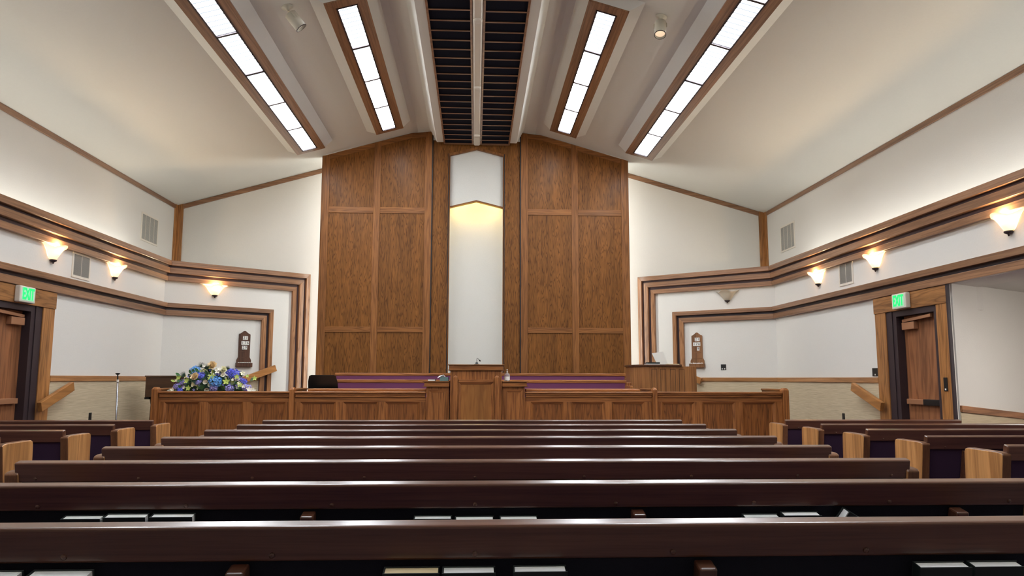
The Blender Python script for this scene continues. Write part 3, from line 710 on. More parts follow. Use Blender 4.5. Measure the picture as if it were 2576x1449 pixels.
# ------------------------------------------------------------------ rostrum rail (four lengths), pulpit
CY = 11.6
def panel_ring(mb, x0, x1, z0, z1, y, w_=.035, d=.022):
    """sloping picture-frame moulding round a recessed panel"""
    o = [(x0, z0), (x1, z0), (x1, z1), (x0, z1)]; i = [(x0+w_, z0+w_), (x1-w_, z0+w_), (x1-w_, z1-w_), (x0+w_, z1-w_)]
    for k in range(4):
        a, b, c, e = o[k], o[(k+1) % 4], i[(k+1) % 4], i[k]; mb.cur = k % 2
        mb.hexa([(a[0], y-.006, a[1]), (b[0], y-.006, b[1]), (b[0], y+.04, b[1]), (a[0], y+.04, a[1]), (e[0], y+d, e[1]), (c[0], y+d, c[1]), (c[0], y+.04, c[1]), (e[0], y+.04, e[1])])
def railing(name, lab, x0, x1, cells, post=None, ledge=None, zt=1.052):
    t = thing(name, lab, 'rostrum rail', ((x0+x1)/2, CY, -.06), 'oak panelled rail in front of the rostrum')
    yf = CY
    MB().box(x0, x1, yf-.045, yf+.16, zt-.028, zt).build('cap', RAILH, t, bevel=.01, seg=3)
    mb = MB(); mb.box(x0+.005, x1-.005, yf-.03, yf+.10, zt-.05, zt-.028); mb.box(x0+.01, x1-.01, yf-.018, yf+.09, zt-.085, zt-.05)
    mb.build('crown_moulding', RAILH, t, bevel=.006)
    zr = zt-.085
    mb = MB(); mb.box(x0, x1, yf, yf+.05, zr-.07, zr); mb.build('top_rail', RAILH, t, bevel=.002)
    MB().box(x0, x1, yf, yf+.05, -.06, .12).build('bottom_rail', RAILH, t, bevel=.002)
    xs = [x0]+[v for c in cells for v in c]+[x1]
    for i in range(0, len(xs), 2):
        if xs[i+1]-xs[i] > .01: MB().box(xs[i], xs[i+1], yf, yf+.05, .12, zr-.07).build('stile', RAILV, t, bevel=.002)
    for a, b in cells:
        mb = MB(); panel_ring(mb, a, b, .12, zr-.07, yf); mb.build('panel_moulding', [RAILH, RAILV], t)
        MB().box(a+.03, b-.03, yf+.024, yf+.045, .15, zr-.10).build('panel', RAILP, t)
    if post:
        xa, xb, dr = post
        mb = MB(); mb.box(xa, xb, yf-.06, yf+.08, -.06, zt+.03)
        mb.hexa([(xa, yf-.06, zt+.03), (xb, yf-.06, zt+.03), (xb, yf+.08, zt+.03), (xa, yf+.08, zt+.03), (xa+.02, yf-.03, zt+.062), (xb-.02, yf-.03, zt+.062), (xb-.02, yf+.06, zt+.062), (xa+.02, yf+.06, zt+.062)])
        mb.build('post', RAILV, t, bevel=.006)
        mb = MB(); mb.box(xa+.01, xb-.01, yf+.08, yf+dr, -.06, zt+.015); mb.box(xa+.0, xb-.0, yf+.08, yf+dr+.02, zt+.015, zt+.045); mb.build('return_rail', OAKY, t, bevel=.008)
    if ledge:
        a, b = ledge; b_ = 0
        MB().box(a, b, 11.77, 12.25, 1.05, 1.092).build('book_ledge', RAILH, t, bevel=.012, seg=3)
        mb = MB(); mb.box(a+.05, a+.1, 12.0, 12.24, .31, 1.05); mb.box(b-.1, b-.05, 12.0, 12.24, .31, 1.05); mb.box(a+.1, b-.1, 12.2, 12.22, .32, 1.05); mb.build('ledge_support', RAILV, t)
    return t
RAILP = wood('oak_rail_panel', srgb(104, 60, 28), srgb(156, 98, 50), 2, .45, .1, 8, 2, .8, .35, .5)
railing('rostrum_rail', 'three-panel oak rail at the far left, under the flowers', -4.70, -2.77, [(-4.62, -4.10), (-3.99, -3.46), (-3.35, -2.83)], (-4.79, -4.70, .85))
railing('rostrum_rail', 'three-panel oak rail between the left post and the pulpit', -2.70, -.74, [(-2.62, -2.09), (-1.98, -1.46), (-1.35, -.83)], (-2.77, -2.70, .85), (-2.55, -.745))
railing('rostrum_rail', 'three-panel oak rail between the pulpit and the right post', .76, 2.72, [(.85, 1.35), (1.475, 1.98), (2.10, 2.60)], (2.72, 2.79, .85), (.78, 2.57))
railing('rostrum_rail', 'three-panel oak rail at the far right, below the organ', 2.79, 4.75, [(2.87, 3.38), (3.50, 4.01), (4.13, 4.64)], (4.75, 4.84, .85))

pl = thing('pulpit', 'stepped oak pulpit with two lower wings in front of the niche', 'pulpit', (0, CY, -.06))
PX = .012
# main desk
mb = MB(); mb.box(-.385+PX, .392+PX, CY-.10, CY+.45, -.06, 1.37)
mb.build('body', RAILV, pl, bevel=.004)
mb = MB(); panel_ring(mb, -.262+PX, .272+PX, .0, 1.20, CY-.125, .04, .02)
mb.cur = 0; mb.box(-.262+PX, .272+PX, CY-.13, CY-.10, 1.20, 1.235); mb.build('panel_moulding', [RAILH, RAILV], pl, bevel=.002)
MB().box(-.225+PX, .235+PX, CY-.104, CY-.102, .04, 1.16).build('front_panel', wood('pulpit_panel_oak', srgb(140, 88, 42), srgb(168, 112, 58), 2, .42, .15, 4, 2, .3), pl)
for xc in (-.305, .318):
    mb = MB(); hw = .036; mb.box(xc-hw+PX, xc+hw+PX, CY-.145, CY-.10, -.06, 1.27)
    mb.hexa([(xc-hw+PX, CY-.145, 1.27), (xc+hw+PX, CY-.145, 1.27), (xc+hw+PX, CY-.10, 1.27), (xc-hw+PX, CY-.10, 1.27), (xc-.004+PX, CY-.13, 1.298), (xc+.004+PX, CY-.13, 1.298), (xc+.004+PX, CY-.10, 1.298), (xc-.004+PX, CY-.10, 1.298)])
    mb.build('pilaster', RAILV, pl, bevel=.004)
mb = MB(); mb.box(-.405+PX, .418+PX, CY-.12, CY+.47, 1.385, 1.448); mb.build('top_fascia', RAILH, pl, bevel=.003)
mb = MB(); mb.box(-.42+PX, .432+PX, CY-.135, CY+.49, 1.448, 1.462); mb.box(-.418+PX, .43+PX, CY-.13, CY+.47, 1.37, 1.385); mb.build('top', OAKH, pl, bevel=.004)
for s in (-1, 1):
    a, b = (.40, .745)
    wg = MB().box(s*a+PX*1, s*b+PX, CY-.05, CY+.40, -.06, 1.125).build('wing', RAILV, pl, bevel=.004)
    org = pl['_o']
    mb = MB(); panel_ring(mb, min(s*(a+.05), s*(b-.03))+PX, max(s*(a+.05), s*(b-.03))+PX, .0, 1.085, CY-.062, .045, .01); mb.build('panel_moulding', [RAILH, RAILV], wg, origin=org)
    mb = MB(); mb.box(s*a+PX, s*(b+.03)+PX, CY-.075, CY+.42, 1.137, 1.198); mb.build('wing_fascia', RAILH, wg, origin=org, bevel=.003)
    mb = MB(); mb.box(s*a+PX, s*(b+.055)+PX, CY-.095, CY+.44, 1.198, 1.212); mb.box(s*a+PX, s*(b+.05)+PX, CY-.09, CY+.44, 1.125, 1.137); mb.build('wing_top', OAKH, wg, origin=org, bevel=.004)

# items on the pulpit
mc = thing('gooseneck_microphone', 'black gooseneck microphone on the pulpit top', 'microphone', (.025, CY+.1, 1.462))
MB().lathe([(.001, 0), (.045, 0), (.043, .008), (.022, .012), (.018, .035), (.012, .04), (.001, .04)], (.025, CY+.1, 1.462), 20).build('base', BLACK, mc, smooth=True)
MB().tube([(.025, CY+.1, 1.50), (.025, CY+.1, 1.545), (.025, CY+.1, 1.562), (.034, CY+.1, 1.563), (.062, CY+.11, 1.535)], .0035, 8).build('gooseneck', BLACK, mc)
MB().tube([(.060, CY+.11, 1.537), (.064, CY+.11, 1.533), (.076, CY+.115, 1.52), (.082, CY+.117, 1.515)], [.005, .010, .011, .006], 10).build('capsule', BLACK, mc, smooth=True)
sb = thing('sanitizer_bottle', 'clear pump bottle of gel on the right wing of the pulpit', 'bottle', (.49, CY+.05, 1.212))
MB().lathe([(.001, 0), (.042, 0), (.045, .006), (.045, .085), (.040, .105), (.018, .125), (.014, .13), (.001, .13)], (.49, CY+.05, 1.212), 22).build('bottle', CLEAR, sb, smooth=True)
MB().lathe([(.0455, .015), (.0457, .015), (.0457, .07), (.0455, .07)], (.49, CY+.05, 1.212), 22, a0=-2.6, a1=-.5).build('paper_label', PAGE, sb)
mb = MB().lathe([(.001, .128), (.016, .128), (.016, .145), (.006, .15), (.006, .17), (.012, .172), (.012, .18), (.001, .182)], (.49, CY+.05, 1.212), 14); mb.tube([(.49, CY+.05, 1.388), (.49, CY+.02, 1.388), (.49, CY+.005, 1.382)], .005, 8); mb.build('pump', WHITEP, sb, smooth=True)
tb = thing('tissue_box', 'teal tissue box with a raised white tissue on the left pulpit wing', 'tissue box', (-.46, CY+.1, 1.212))
MB().box(-.535, -.405, CY+.02, CY+.24, 1.212, 1.272).build('carton', TEAL, tb, bevel=.003)
mb = MB(); mb.rings([[(-.50, CY+.05, 1.272), (-.45, CY+.05, 1.272), (-.45, CY+.12, 1.272), (-.50, CY+.12, 1.272)], [(-.55, CY+.04, 1.285), (-.49, CY+.03, 1.30), (-.48, CY+.10, 1.31), (-.53, CY+.12, 1.295)], [(-.575, CY+.0, 1.252), (-.50, CY+.01, 1.297), (-.47, CY+.08, 1.318), (-.56, CY+.10, 1.27)]]); mb.build('tissue', TISSUE, tb)
bk = thing('book', 'thin dark-covered book lying flat on the left pulpit wing', 'book', (-.655, CY+.05, 1.212))
mb = MB(); mb.box(-.715, -.60, CY-.03, CY+.13, 1.212, 1.216); mb.box(-.715, -.60, CY-.03, CY+.13, 1.236, 1.240); mb.box(-.604, -.60, CY-.03, CY+.13, 1.216, 1.236); mb.build('cover', COVER, bk)
MB().box(-.711, -.604, CY-.027, CY+.127, 1.216, 1.236).build('pages', PAGE, bk)

# ------------------------------------------------------------------ choir benches on the rostrum
def choir(x0, x1, y, zt, lab, post):
    t = thing('choir_bench', lab, 'bench', ((x0+x1)/2, y, .30), 'plum choir benches')
    MB().box(x0, x1, y-.03, y+.05, zt-.055, zt).build('back_rail', RAILH, t, bevel=.008)
    MB().box(x0+.02, x1-.02, y-.02, y+.02, .72, zt-.055).build('back_cushion', PURPLE, t, bevel=.01)
    MB().box(x0+.02, x1-.02, y-.48, y-.03, .68, .75).build('seat_cushion', PURPLE, t, bevel=.02)
    MB().box(x0+.02, x1-.02, y-.45, y, .64, .68).build('seat', RAILH, t)
    for xa in (x0-.03, x1-.03):
        MB().box(xa, xa+.06, y-.46, y+.03, .30, zt-.10).build('end_panel', RAILV, t, bevel=.01)
    if post: MB().box(x1, x1+.09, y-.05, y+.03, .30, zt-.04).build('post', RAILV, t, bevel=.01)
choir(-2.72, 2.98, 14.95, 1.357, 'plum-cushioned choir bench against the panelled screens, back row', False)
choir(-2.50, 2.76, 13.8, 1.228, 'plum-cushioned choir bench, front row nearer the pulpit', True)

# ------------------------------------------------------------------ organ, sheet, books
og = thing('organ_console', 'oak organ console seen from behind, at the right of the rostrum', 'organ', (3.45, 13.9, .30))
pf = [(2.885, 14.05), (3.14, 13.6), (4.01, 13.6), (4.01, 14.45), (2.885, 14.45)]
MB().loft([(x, y, .30) for x, y in pf], [(x, y, 1.475) for x, y in pf]).build('case', wood('organ_oak', srgb(128, 84, 48), srgb(168, 116, 70), 2, .45, .15, 5, 2, .4, .35, .3), og, bevel=.003)
pf2 = [(2.86, 14.04), (3.13, 13.57), (3.74, 13.57), (3.74, 14.45), (2.86, 14.45)]
MB().loft([(x, y, 1.475) for x, y in pf2], [(x, y, 1.51) for x, y in pf2]).build('top', wood('organ_top', srgb(60, 38, 24), srgb(96, 64, 44), 0, .35, .4, 5, .6, .5), og, bevel=.004)
for xa in (3.19, 3.35, 3.53, 3.69, 3.86):
    if xa > 3.8: continue
    mb = MB(); xb = xa+.095; g = .006
    mb.box(xa, xb, 13.597, 13.60, 1.43-g, 1.43); mb.box(xa, xb, 13.597, 13.60, .45, .45+g); mb.box(xa, xa+g, 13.597, 13.60, .45, 1.43); mb.box(xb-g, xb, 13.597, 13.60, .45, 1.43)
    mb.build('panel_groove', INK, og)
sh = thing('music_sheet', 'pale tilted music sheet standing on the organ top', 'sheet music', (3.48, 13.95, 1.51))
M = frame((3.45, 13.95, 1.512), (1, -.05, 0), (.0, -1, .22)); 
MB().add([(-.07, 0, 0), (.13, 0, 0), (.055, .255, -.05), (-.155, .225, -.05), (-.07, 0, -.004), (.13, 0, -.004), (.055, .255, -.054), (-.155, .225, -.054)], [(0, 1, 2, 3), (7, 6, 5, 4), (0, 4, 5, 1), (1, 5, 6, 2), (2, 6, 7, 3), (3, 7, 4, 0)]).xf(M).build('sheet', plain('pale_sheet', srgb(206, 202, 194), .5), sh)
gb = thing('hymnal', 'dark green book lying on the organ top, left of the sheet', 'book', (3.2, 13.8, 1.51))
MB().box(3.14, 3.37, 13.70, 13.88, 1.525, 1.553).build('cover', COVER, gb, bevel=.003)
MB().box(3.12, 3.36, 13.69, 13.88, 1.511, 1.525).build('pages', PAGE, gb)
o = MB().box(3.50, 3.70, 13.60, 13.8, 1.5105, 1.522).build('paper_stack', PAGEC); tag(o, 'loose cream papers on the organ top, right of the sheet', 'papers')

# ------------------------------------------------------------------ grand piano at the left end of the rostrum
pn = thing('grand_piano', 'dark brown grand piano at the left, behind the flowers', 'piano', (-4.6, 13.1, .30))
out = [(-5.50, 13.0), (-4.25, 13.0), (-4.45, 14.25), (-4.75, 14.25), (-5.0, 13.95), (-5.25, 13.75), (-5.46, 13.6), (-5.52, 13.3)]
MB().loft([(x, y, .93) for x, y in out], [(x, y, 1.268) for x, y in out]).build('case', PIANOM, pn, bevel=.01)
out2 = [(-4.75+(x+4.75)*1.015, 13.6+(y-13.6)*1.02) for x, y in out]
MB().loft([(x, y, 1.27) for x, y in out2], [(x, y, 1.288) for x, y in out2]).build('lid', PIANOM, pn, bevel=.004)
MB().hexa([(-4.25, 13.0, .93), (-4.1, 13.0, .93), (-4.3, 14.2, .93), (-4.45, 14.2, .93), (-4.25, 13.0, 1.0), (-4.1, 13.0, 1.0), (-4.3, 14.2, 1.0), (-4.45, 14.2, 1.0)]).build('keyboard', BLACK, pn)
for x, y in ((-5.42, 13.15), (-4.35, 13.12), (-4.55, 14.1)):
    MB().lathe([(.06, 0), (.05, .1), (.035, .5), (.06, .63)], (x, y, .30), 12).build('leg', PIANOM, pn)
MB().box(-5.51, -5.44, 13.02, 13.1, .895, .93).build('lid_prop_block', BLACK, pn)

# ------------------------------------------------------------------ microphone stand, music stand
ms = thing('microphone_stand', 'tall slim microphone stand standing by the left wainscot', 'microphone stand', (-5.12, 11.2, -.06))
MB().lathe([(.001, 0), (.13, 0), (.13, .012), (.03, .03), (.001, .03)], (-5.12, 11.2, -.06), 24).build('base', BLACK, ms, smooth=True)
MB().tube([(-5.12, 11.2, -.04), (-5.117, 11.2, .62), (-5.13, 11.2, 1.19)], .0125, 10).build('lower_tube', CHROME, ms, smooth=True)
MB().tube([(-5.13, 11.2, 1.19), (-5.131, 11.2, 1.225)], .018, 10).build('clutch', WHITEP, ms)
MB().tube([(-5.131, 11.2, 1.225), (-5.135, 11.2, 1.30)], .009, 8).build('upper_tube', BLACK, ms)
MB().lathe([(.001, 1.295), (.02, 1.295), (.035, 1.318), (.001, 1.32)], (-5.135, 11.2, 0), 14).build('top_clip', BLACK, ms)
mu = thing('music_stand', 'black music stand with a broad desk behind the left rail', 'music stand', (-2.43, 12.25, .30))
pf = [(-2.67, 1.03), (-2.19, 1.03), (-2.20, 1.20), (-2.225, 1.285), (-2.25, 1.303), (-2.61, 1.303), (-2.645, 1.285), (-2.665, 1.20)]
MB().loft([(x, 12.36-(z-1.03)*.35, z) for x, z in pf], [(x, 12.375-(z-1.03)*.35, z) for x, z in pf]).build('desk', BLACK, mu, bevel=.004)
MB().box(-2.66, -2.20, 12.35, 12.42, 1.02, 1.035).build('lip', BLACK, mu)
MB().tube([(-2.43, 12.40, .35), (-2.43, 12.40, 1.02), (-2.43, 12.36, 1.1)], .013, 10).build('pole', BLACK, mu)
for a in (0, 2.1, 4.2):
    MB().tube([(-2.43, 12.40, .45), (-2.43+.25*math.cos(a), 12.40+.25*math.sin(a), .315)], .009, 8).build('leg', BLACK, mu)

# ------------------------------------------------------------------ sacrament table and flower arrangement
tb = thing('side_table', 'oak table behind the far left rail carrying the flowers', 'table', (-4.05, 12.2, .30))
MB().box(-4.62, -3.2, 11.82, 12.25, .985, 1.015).build('tabletop', RAILH, tb, bevel=.006)
for x in (-4.55, -3.27):
    for y in (11.88, 12.19): MB().box(x-.03, x+.03, y-.03, y+.03, .30, .985).build('leg', RAILV, tb)
ZT = 1.0165
CREAM = plain('petal_cream', srgb(255, 246, 214), .7, noise=.08, nscale=60); PEACH = plain('petal_peach', srgb(255, 228, 186), .7, noise=.08, nscale=60)
BLUE = plain('petal_sky_blue', srgb(108, 172, 236), .7, noise=.2, nscale=60); IND = plain('petal_periwinkle', srgb(112, 122, 236), .7, noise=.2, nscale=60)
LAV = plain('petal_lavender', srgb(176, 172, 238), .7, noise=.15, nscale=60); IVO = plain('petal_white', srgb(240, 236, 222), .7, noise=.05)
LIME = plain('petal_lime', srgb(188, 206, 104), .7, noise=.2, nscale=60); SAGE = plain('leaf_sage', srgb(140, 172, 130), .7, noise=.2)
GREEN = plain('leaf_green', srgb(84, 136, 84), .6, noise=.3); DKG = plain('leaf_dark', srgb(38, 70, 50), .6, noise=.3)
fl = thing('flower_arrangement', 'blue and cream flower arrangement on top of the left rail', 'flowers', (-4.05, 12.0, ZT))
rnd = random.Random(11)
# photo-measured positions (x, z) at depth y = 12.0
def petal(L, W, cup=.3, curl=.2):
    q = MB(); rows = 5; vs = []
    for i in range(rows):
        f = i/(rows-1); w2 = W/2*math.sin(PI*(.12+.80*f)); zz = cup*L*f*f
        vs += [(-w2, L*f, zz+curl*w2), (0, L*f*1.04, zz), (w2, L*f, zz+curl*w2)]
    fs = []
    for i in range(rows-1):
        for j in range(2): a = i*3+j; fs.append((a, a+1, a+4, a+3))
    q.add(vs, fs); return q
def look(p, d, roll=0):
    z = Vector(d).normalized(); q = z.to_track_quat('Z', 'Y').to_matrix().to_4x4(); q.translation = Vector(p); return q @ Matrix.Rotation(roll, 4, 'Z')
def rose(p, r, mat, d):
    q = MB()
    for ring_, (n_, tilt, sc) in enumerate(((3, 1.5, .5), (5, 1.3, .7), (6, 1.1, .85), (7, .85, .95), (8, .5, 1.0))):
        for i in range(n_):
            P = petal(r*sc*rnd.uniform(.9, 1.1), r*.95*sc, .12, .3)
            q.merge(P, Matrix.Rotation(2*PI*i/n_+ring_*.5, 4, 'Z') @ Matrix.Translation((0, r*.05, r*.1*(3-ring_))) @ Matrix.Rotation(tilt, 4, 'X'))
    q.xf(look(p, d)).build('rose', mat, fl, smooth=True)
def hydrangea(p, r, mat, d=None):
    q = MB()
    for i in range(64):
        th = math.acos(1-1.6*(i+.5)/64); ph = i*2.4
        n = Vector((math.sin(th)*math.cos(ph), math.sin(th)*math.sin(ph), math.cos(th)))
        c = Vector((n.x*1.15, n.y, n.z*.8))*r*rnd.uniform(.75, 1.25)
        f = MB()
        for k in range(4): f.merge(petal(r*.30, r*.26, .35, .2), Matrix.Rotation(PI/2*k+.4, 4, 'Z'))
        q.merge(f, look(c, n, rnd.uniform(0, 3)) @ Matrix.Rotation(rnd.uniform(-.5, .5), 4, 'X'))
    q.xf(look(p, d or (0, -1, .5))).build('hydrangea', mat, fl, smooth=True)
def calla(p, r, d, mat=None):
    q = MB(); n_ = 16; rs = []
    for k, (rr, zz) in enumerate(((.12, 0), (.22, .5), (.42, 1.0), (.85, 1.5))):
        rs.append([(r*rr*math.cos(2*PI*i/n_), r*rr*math.sin(2*PI*i/n_)*.9, r*(zz+(.45*max(0, math.sin(2*PI*i/n_))**2 if k > 1 else 0))) for i in range(n_)])
    q.rings(rs, caps=False); ob = q.xf(look(Vector(p)-Vector(d).normalized()*r*1.2, d)).build('calla_lily', mat or IVO, fl, smooth=True)
    s_ = MB().tube([(0, 0, .3*r), (0, 0, 1.25*r)], [r*.06, r*.04], 6).xf(look(Vector(p)-Vector(d).normalized()*r*1.2, d)).build('spadix', LIME, ob, origin=fl['_o'])
def blossom(p, r, mat, d, n_=5, nm='blossom'):
    f = MB()
    for k in range(n_): f.merge(petal(r, r*.62, .35, .2), Matrix.Rotation(2*PI/n_*k, 4, 'Z'))
    f.lathe([(.001, 0), (r*.12, r*.02), (r*.1, r*.14), (.001, r*.16)], n=6)
    f.xf(look(p, d)).build(nm, mat, fl, smooth=True)
def leaf(p, L, W, mat, d, nm='leaf'):
    d = Vector(d).normalized(); y = d; x = d.cross(Vector((0, -1, .3))).normalized(); z = x.cross(y)
    M_ = Matrix((x, y, z)).transposed().to_4x4(); M_.translation = Vector(p)
    petal(L, W, .15, .25).xf(M_).build(nm, mat, fl, smooth=True)
def frond(p, L, mat, d, spread=1.7):
    q = MB(); d = Vector(d).normalized(); x = d.cross(Vector((0, -1, .2))).normalized(); z = x.cross(d)
    M_ = Matrix((x, d, z)).transposed().to_4x4(); M_.translation = Vector(p)
    for k in range(11):
        a = (k/10-.5)*spread; q.merge(petal(L*(1-.25*abs(a)), L*.075, .12, .3), Matrix.Rotation(a, 4, 'Z'))
    q.xf(M_).build('palm_frond', mat, fl, smooth=True)
def FP(px, py, y=11.95):   # photo pixel -> point in the arrangement's depth
    dx, dy = (px-1288)/1900, (724.5-py)/1900
    dd = F+RR*dx+UU*dy; k = y/dd.y; return Vector((0, 0, CAMZ))+dd*k
out_ = lambda p: (Vector((p.x+4.05, (p.y-12.15)*1.0-.25, (p.z-1.0)*1.1+.12))).normalized()
# foam and dense greenery core
mb = MB(); mb.lathe([(.30, 0), (.34, .05), (.26, .16), (.12, .25), (.001, .27)], (0, 0, 0), 20); mb.v = [(x*1.55, y*.45, z) for x, y, z in mb.v]
mb.xf(Matrix.Translation((-4.05, 12.04, ZT))).build('foam_core', DKG, fl, smooth=True)
for i in range(96):
    a = rnd.uniform(0, PI); rr = rnd.uniform(.55, 1.0); x = -4.06+.50*rr*math.cos(a); z = ZT+.02+.33*rr*math.sin(a); y = 12.06-.14*rnd.random()
    p = Vector((x, y, z)); d = Vector((math.cos(a)+rnd.uniform(-.5, .5), -.6, math.sin(a)*.7+rnd.uniform(-.2, .4)))
    leaf(p, rnd.uniform(.05, .10), rnd.uniform(.03, .055), rnd.choice([GREEN, DKG, GREEN, SAGE]), d)
for px, py, r, m_, y in ((535, 922, .088, PEACH, 11.93), (563, 932, .068, CREAM, 11.9), (514, 936, .060, CREAM, 11.92), (492, 949, .075, PEACH, 11.86)):
    p = FP(px, py, y); rose(p, r, m_, out_(p)+Vector((0, -.9, .2)))
for px, py, r, m_, y in ((542, 960, .075, BLUE, 11.84), (492, 932, .062, BLUE, 11.95), (505, 945, .05, IND, 11.88), (590, 941, .068, IND, 11.90), (578, 936, .05, IND, 11.93), (461, 962, .045, LAV, 11.9), (445, 972, .045, LAV, 11.9), (538, 976, .045, LAV, 11.83), (600, 952, .04, LAV, 11.9), (620, 975, .05, LAV, 11.9), (578, 977, .05, LAV, 11.85), (612, 960, .045, IND, 11.92), (452, 982, .04, IND, 11.86), (498, 962, .03, LAV, 11.85), (549, 940, .03, LAV, 11.9)):
    p = FP(px, py, y); hydrangea(p, r, m_, out_(p)+Vector((0, -.8, .1)))
for px, py, r, d in ((517, 962, .045, (-.1, -1, .35)), (529, 968, .045, (.2, -1, .1)), (487, 968, .05, (-.7, -.8, .3)), (468, 948, .04, (-.8, -.6, .5)), (560, 944, .04, (.5, -.8, .3)), (596, 954, .045, (.6, -.6, .6)), (520, 981, .045, (.3, -.9, -.1)), (430, 983, .035, (-.9, -.5, .1))):
    calla(FP(px, py, 11.85), r, d, rnd.choice([IVO, CREAM]))
for px, py, r, m_ in ((470, 958, .05, LIME), (533, 947, .055, LIME), (569, 960, .055, LIME), (450, 950, .045, LIME), (474, 977, .045, LIME), (528, 952, .04, LIME), (603, 968, .045, LIME), (596, 948, .04, LIME), (514, 920, .035, IVO), (548, 934, .05, IVO), (552, 928, .04, IVO), (627, 980, .05, IVO), (638, 983, .04, IVO), (612, 972, .03, IVO), (601, 964, .03, CREAM), (622, 946, .03, LIME), (610, 939, .04, CREAM), (444, 957, .03, CREAM), (426, 984, .04, IVO), (434, 981, .04, IVO), (463, 975, .03, IVO), (585, 955, .025, IVO), (640, 952, .04, LIME)):
    p = FP(px, py, 11.84); blossom(p, r, m_, out_(p)+Vector((rnd.uniform(-.3, .3), -1.0, .2)))
for px, py, r, m_, d in ((508, 980, .12, GREEN, (-.2, -.6, 1)), (560, 980, .10, GREEN, (.3, -.6, .8)), (520, 930, .10, DKG, (-.1, -.2, 1)), (510, 925, .10, DKG, (-.5, -.2, 1)), (466, 946, .09, DKG, (-.9, -.2, .6)), (572, 930, .07, DKG, (.4, -.2, 1)), (602, 945, .10, DKG, (1, -.3, .5)), (512, 947, .09, DKG, (.5, -.5, -.7)), (495, 958, .1, DKG, (-.7, -.6, -.1))):
    frond(FP(px, py, 11.86), r, m_, d)
for px, py, r, m_, d in ((580, 962, .07, SAGE, (.3, -.7, .5)), (586, 968, .07, SAGE, (-.3, -.7, .6)), (592, 975, .06, SAGE, (.5, -.7, .2)), (455, 975, .07, GREEN, (-.3, -.7, .5)), (600, 978, .07, GREEN, (.5, -.7, .2)), (630, 958, .08, SAGE, (.8, -.4, .6)), (452, 945, .07, GREEN, (-.8, -.3, .6)), (440, 960, .06, LIME, (-1, -.3, .4)), (558, 968, .06, GREEN, (-.2, -.8, -.3)), (575, 950, .07, GREEN, (.3, -.7, .3))):
    leaf(FP(px, py, 11.84), r, r*.6, m_, d)
for i in range(34):     # small filler flowers and buds between the large heads
    a = PI*(i+.5)/34; rr = rnd.uniform(.35, .98); x = -4.05+.56*rr*math.cos(a); z = ZT+.03+.36*rr*math.sin(a)
    p = Vector((x, 11.86+.05*rr, z)); m_ = rnd.choice([IVO, LAV, IND, LIME, LAV, CREAM, BLUE])
    blossom(p, rnd.uniform(.018, .034), m_, (rnd.uniform(-.5, .5)+math.cos(a)*.5, -1, rnd.uniform(-.1, .6)))
for i in range(28):
    a = PI*(i+.5)/28; rr = rnd.uniform(.5, 1.0); x = -4.05+.54*rr*math.cos(a); z = ZT+.02+.35*rr*math.sin(a)
    leaf((x, 11.90, z), rnd.uniform(.05, .08), rnd.uniform(.03, .045), rnd.choice([GREEN, SAGE, LIME, GREEN]), (math.cos(a)+rnd.uniform(-.4, .4), -.5, math.sin(a)+rnd.uniform(-.2, .3)))

# ------------------------------------------------------------------ pews
TILT = math.radians(12)
def bk_pt(x, s_, q): return (x, s_*math.sin(TILT)+q*math.cos(TILT), -s_*math.cos(TILT)+q*math.sin(TILT))
def slab(mb, x0, x1, s0, s1, q0, q1, H):
    P = lambda x, s_, q: (x, bk_pt(x, s_, q)[1], H+bk_pt(x, s_, q)[2])
    return mb.hexa([P(x0, s1, q0), P(x1, s1, q0), P(x1, s1, q1), P(x0, s1, q1), P(x0, s0, q0), P(x1, s0, q0), P(x1, s0, q1), P(x0, s0, q1)])
HP = .825
def pew_protos(L, supports, plugs, fabric, rack):
    P = {}
    P['back_rail'] = (slab(MB(), -L/2, L/2, 0, .105, 0, .052, HP), PEWX, .009, 3)
    P['back_panel'] = (slab(MB(), -L/2+.03, L/2-.03, .105, .50, .012, .045, HP), fabric, 0, 1)
    P['seat_board'] = (MB().box(-L/2+.03, L/2-.03, .10, .56, .385, .41), PEWX, .004, 1)
    P['seat_cushion'] = (MB().box(-L/2+.03, L/2-.03, .10, .57, .41, .46), DKPURP, .02, 2)
    return P
def end_mesh(x):
    out = [(.0, HP-.06), (.012, HP-.048), (.05, HP-.042), (.37, HP-.042), (.395, HP-.050), (.405, HP-.075), (.415, .5), (.44, .30), (.50, .08), (.52, 0), (.03, 0), (.06, .35)]
    mb = MB(); a = [(x-.034, y, z) for y, z in out]; b = [(x+.034, y, z) for y, z in out]; n = len(a)
    mb.add(a+b, [(i, (i+1) % n, n+(i+1) % n, n+i) for i in range(n)]+[tuple(range(n-1, -1, -1)), tuple(range(n, 2*n))]); mb.mi = [1]*n+[0, 0]; return mb
def support_mesh(x):
    mb = MB(); slab(mb, x-.027, x+.027, .112, .34, -.055, .010, HP)
    mb.hexa([(x-.027, .02, 0), (x+.027, .02, 0), (x+.027, .12, 0), (x-.027, .12, 0), (x-.027, .01, .5), (x+.027, .01, .5), (x+.027, .085, .5), (x-.027, .085, .5)])
    mb.box(x-.027, x+.027, .02, .5, 0, .05); mb.box(x-.02, x+.02, .42, .48, .05, .385)
    return mb
MESH = {}
def place(nm, key, maker, mat, par, loc=(0, 0, 0), bevel=0, seg=2):
    """first use builds the part, later uses copy it"""
    if key in MESH:
        o = MESH[key].copy(); COL.objects.link(o)
    else:
        o = maker().build(nm, mat, None, origin=(0, 0, 0), bevel=bevel, seg=seg); MESH[key] = o
    o.parent = par; o.location = loc; return o
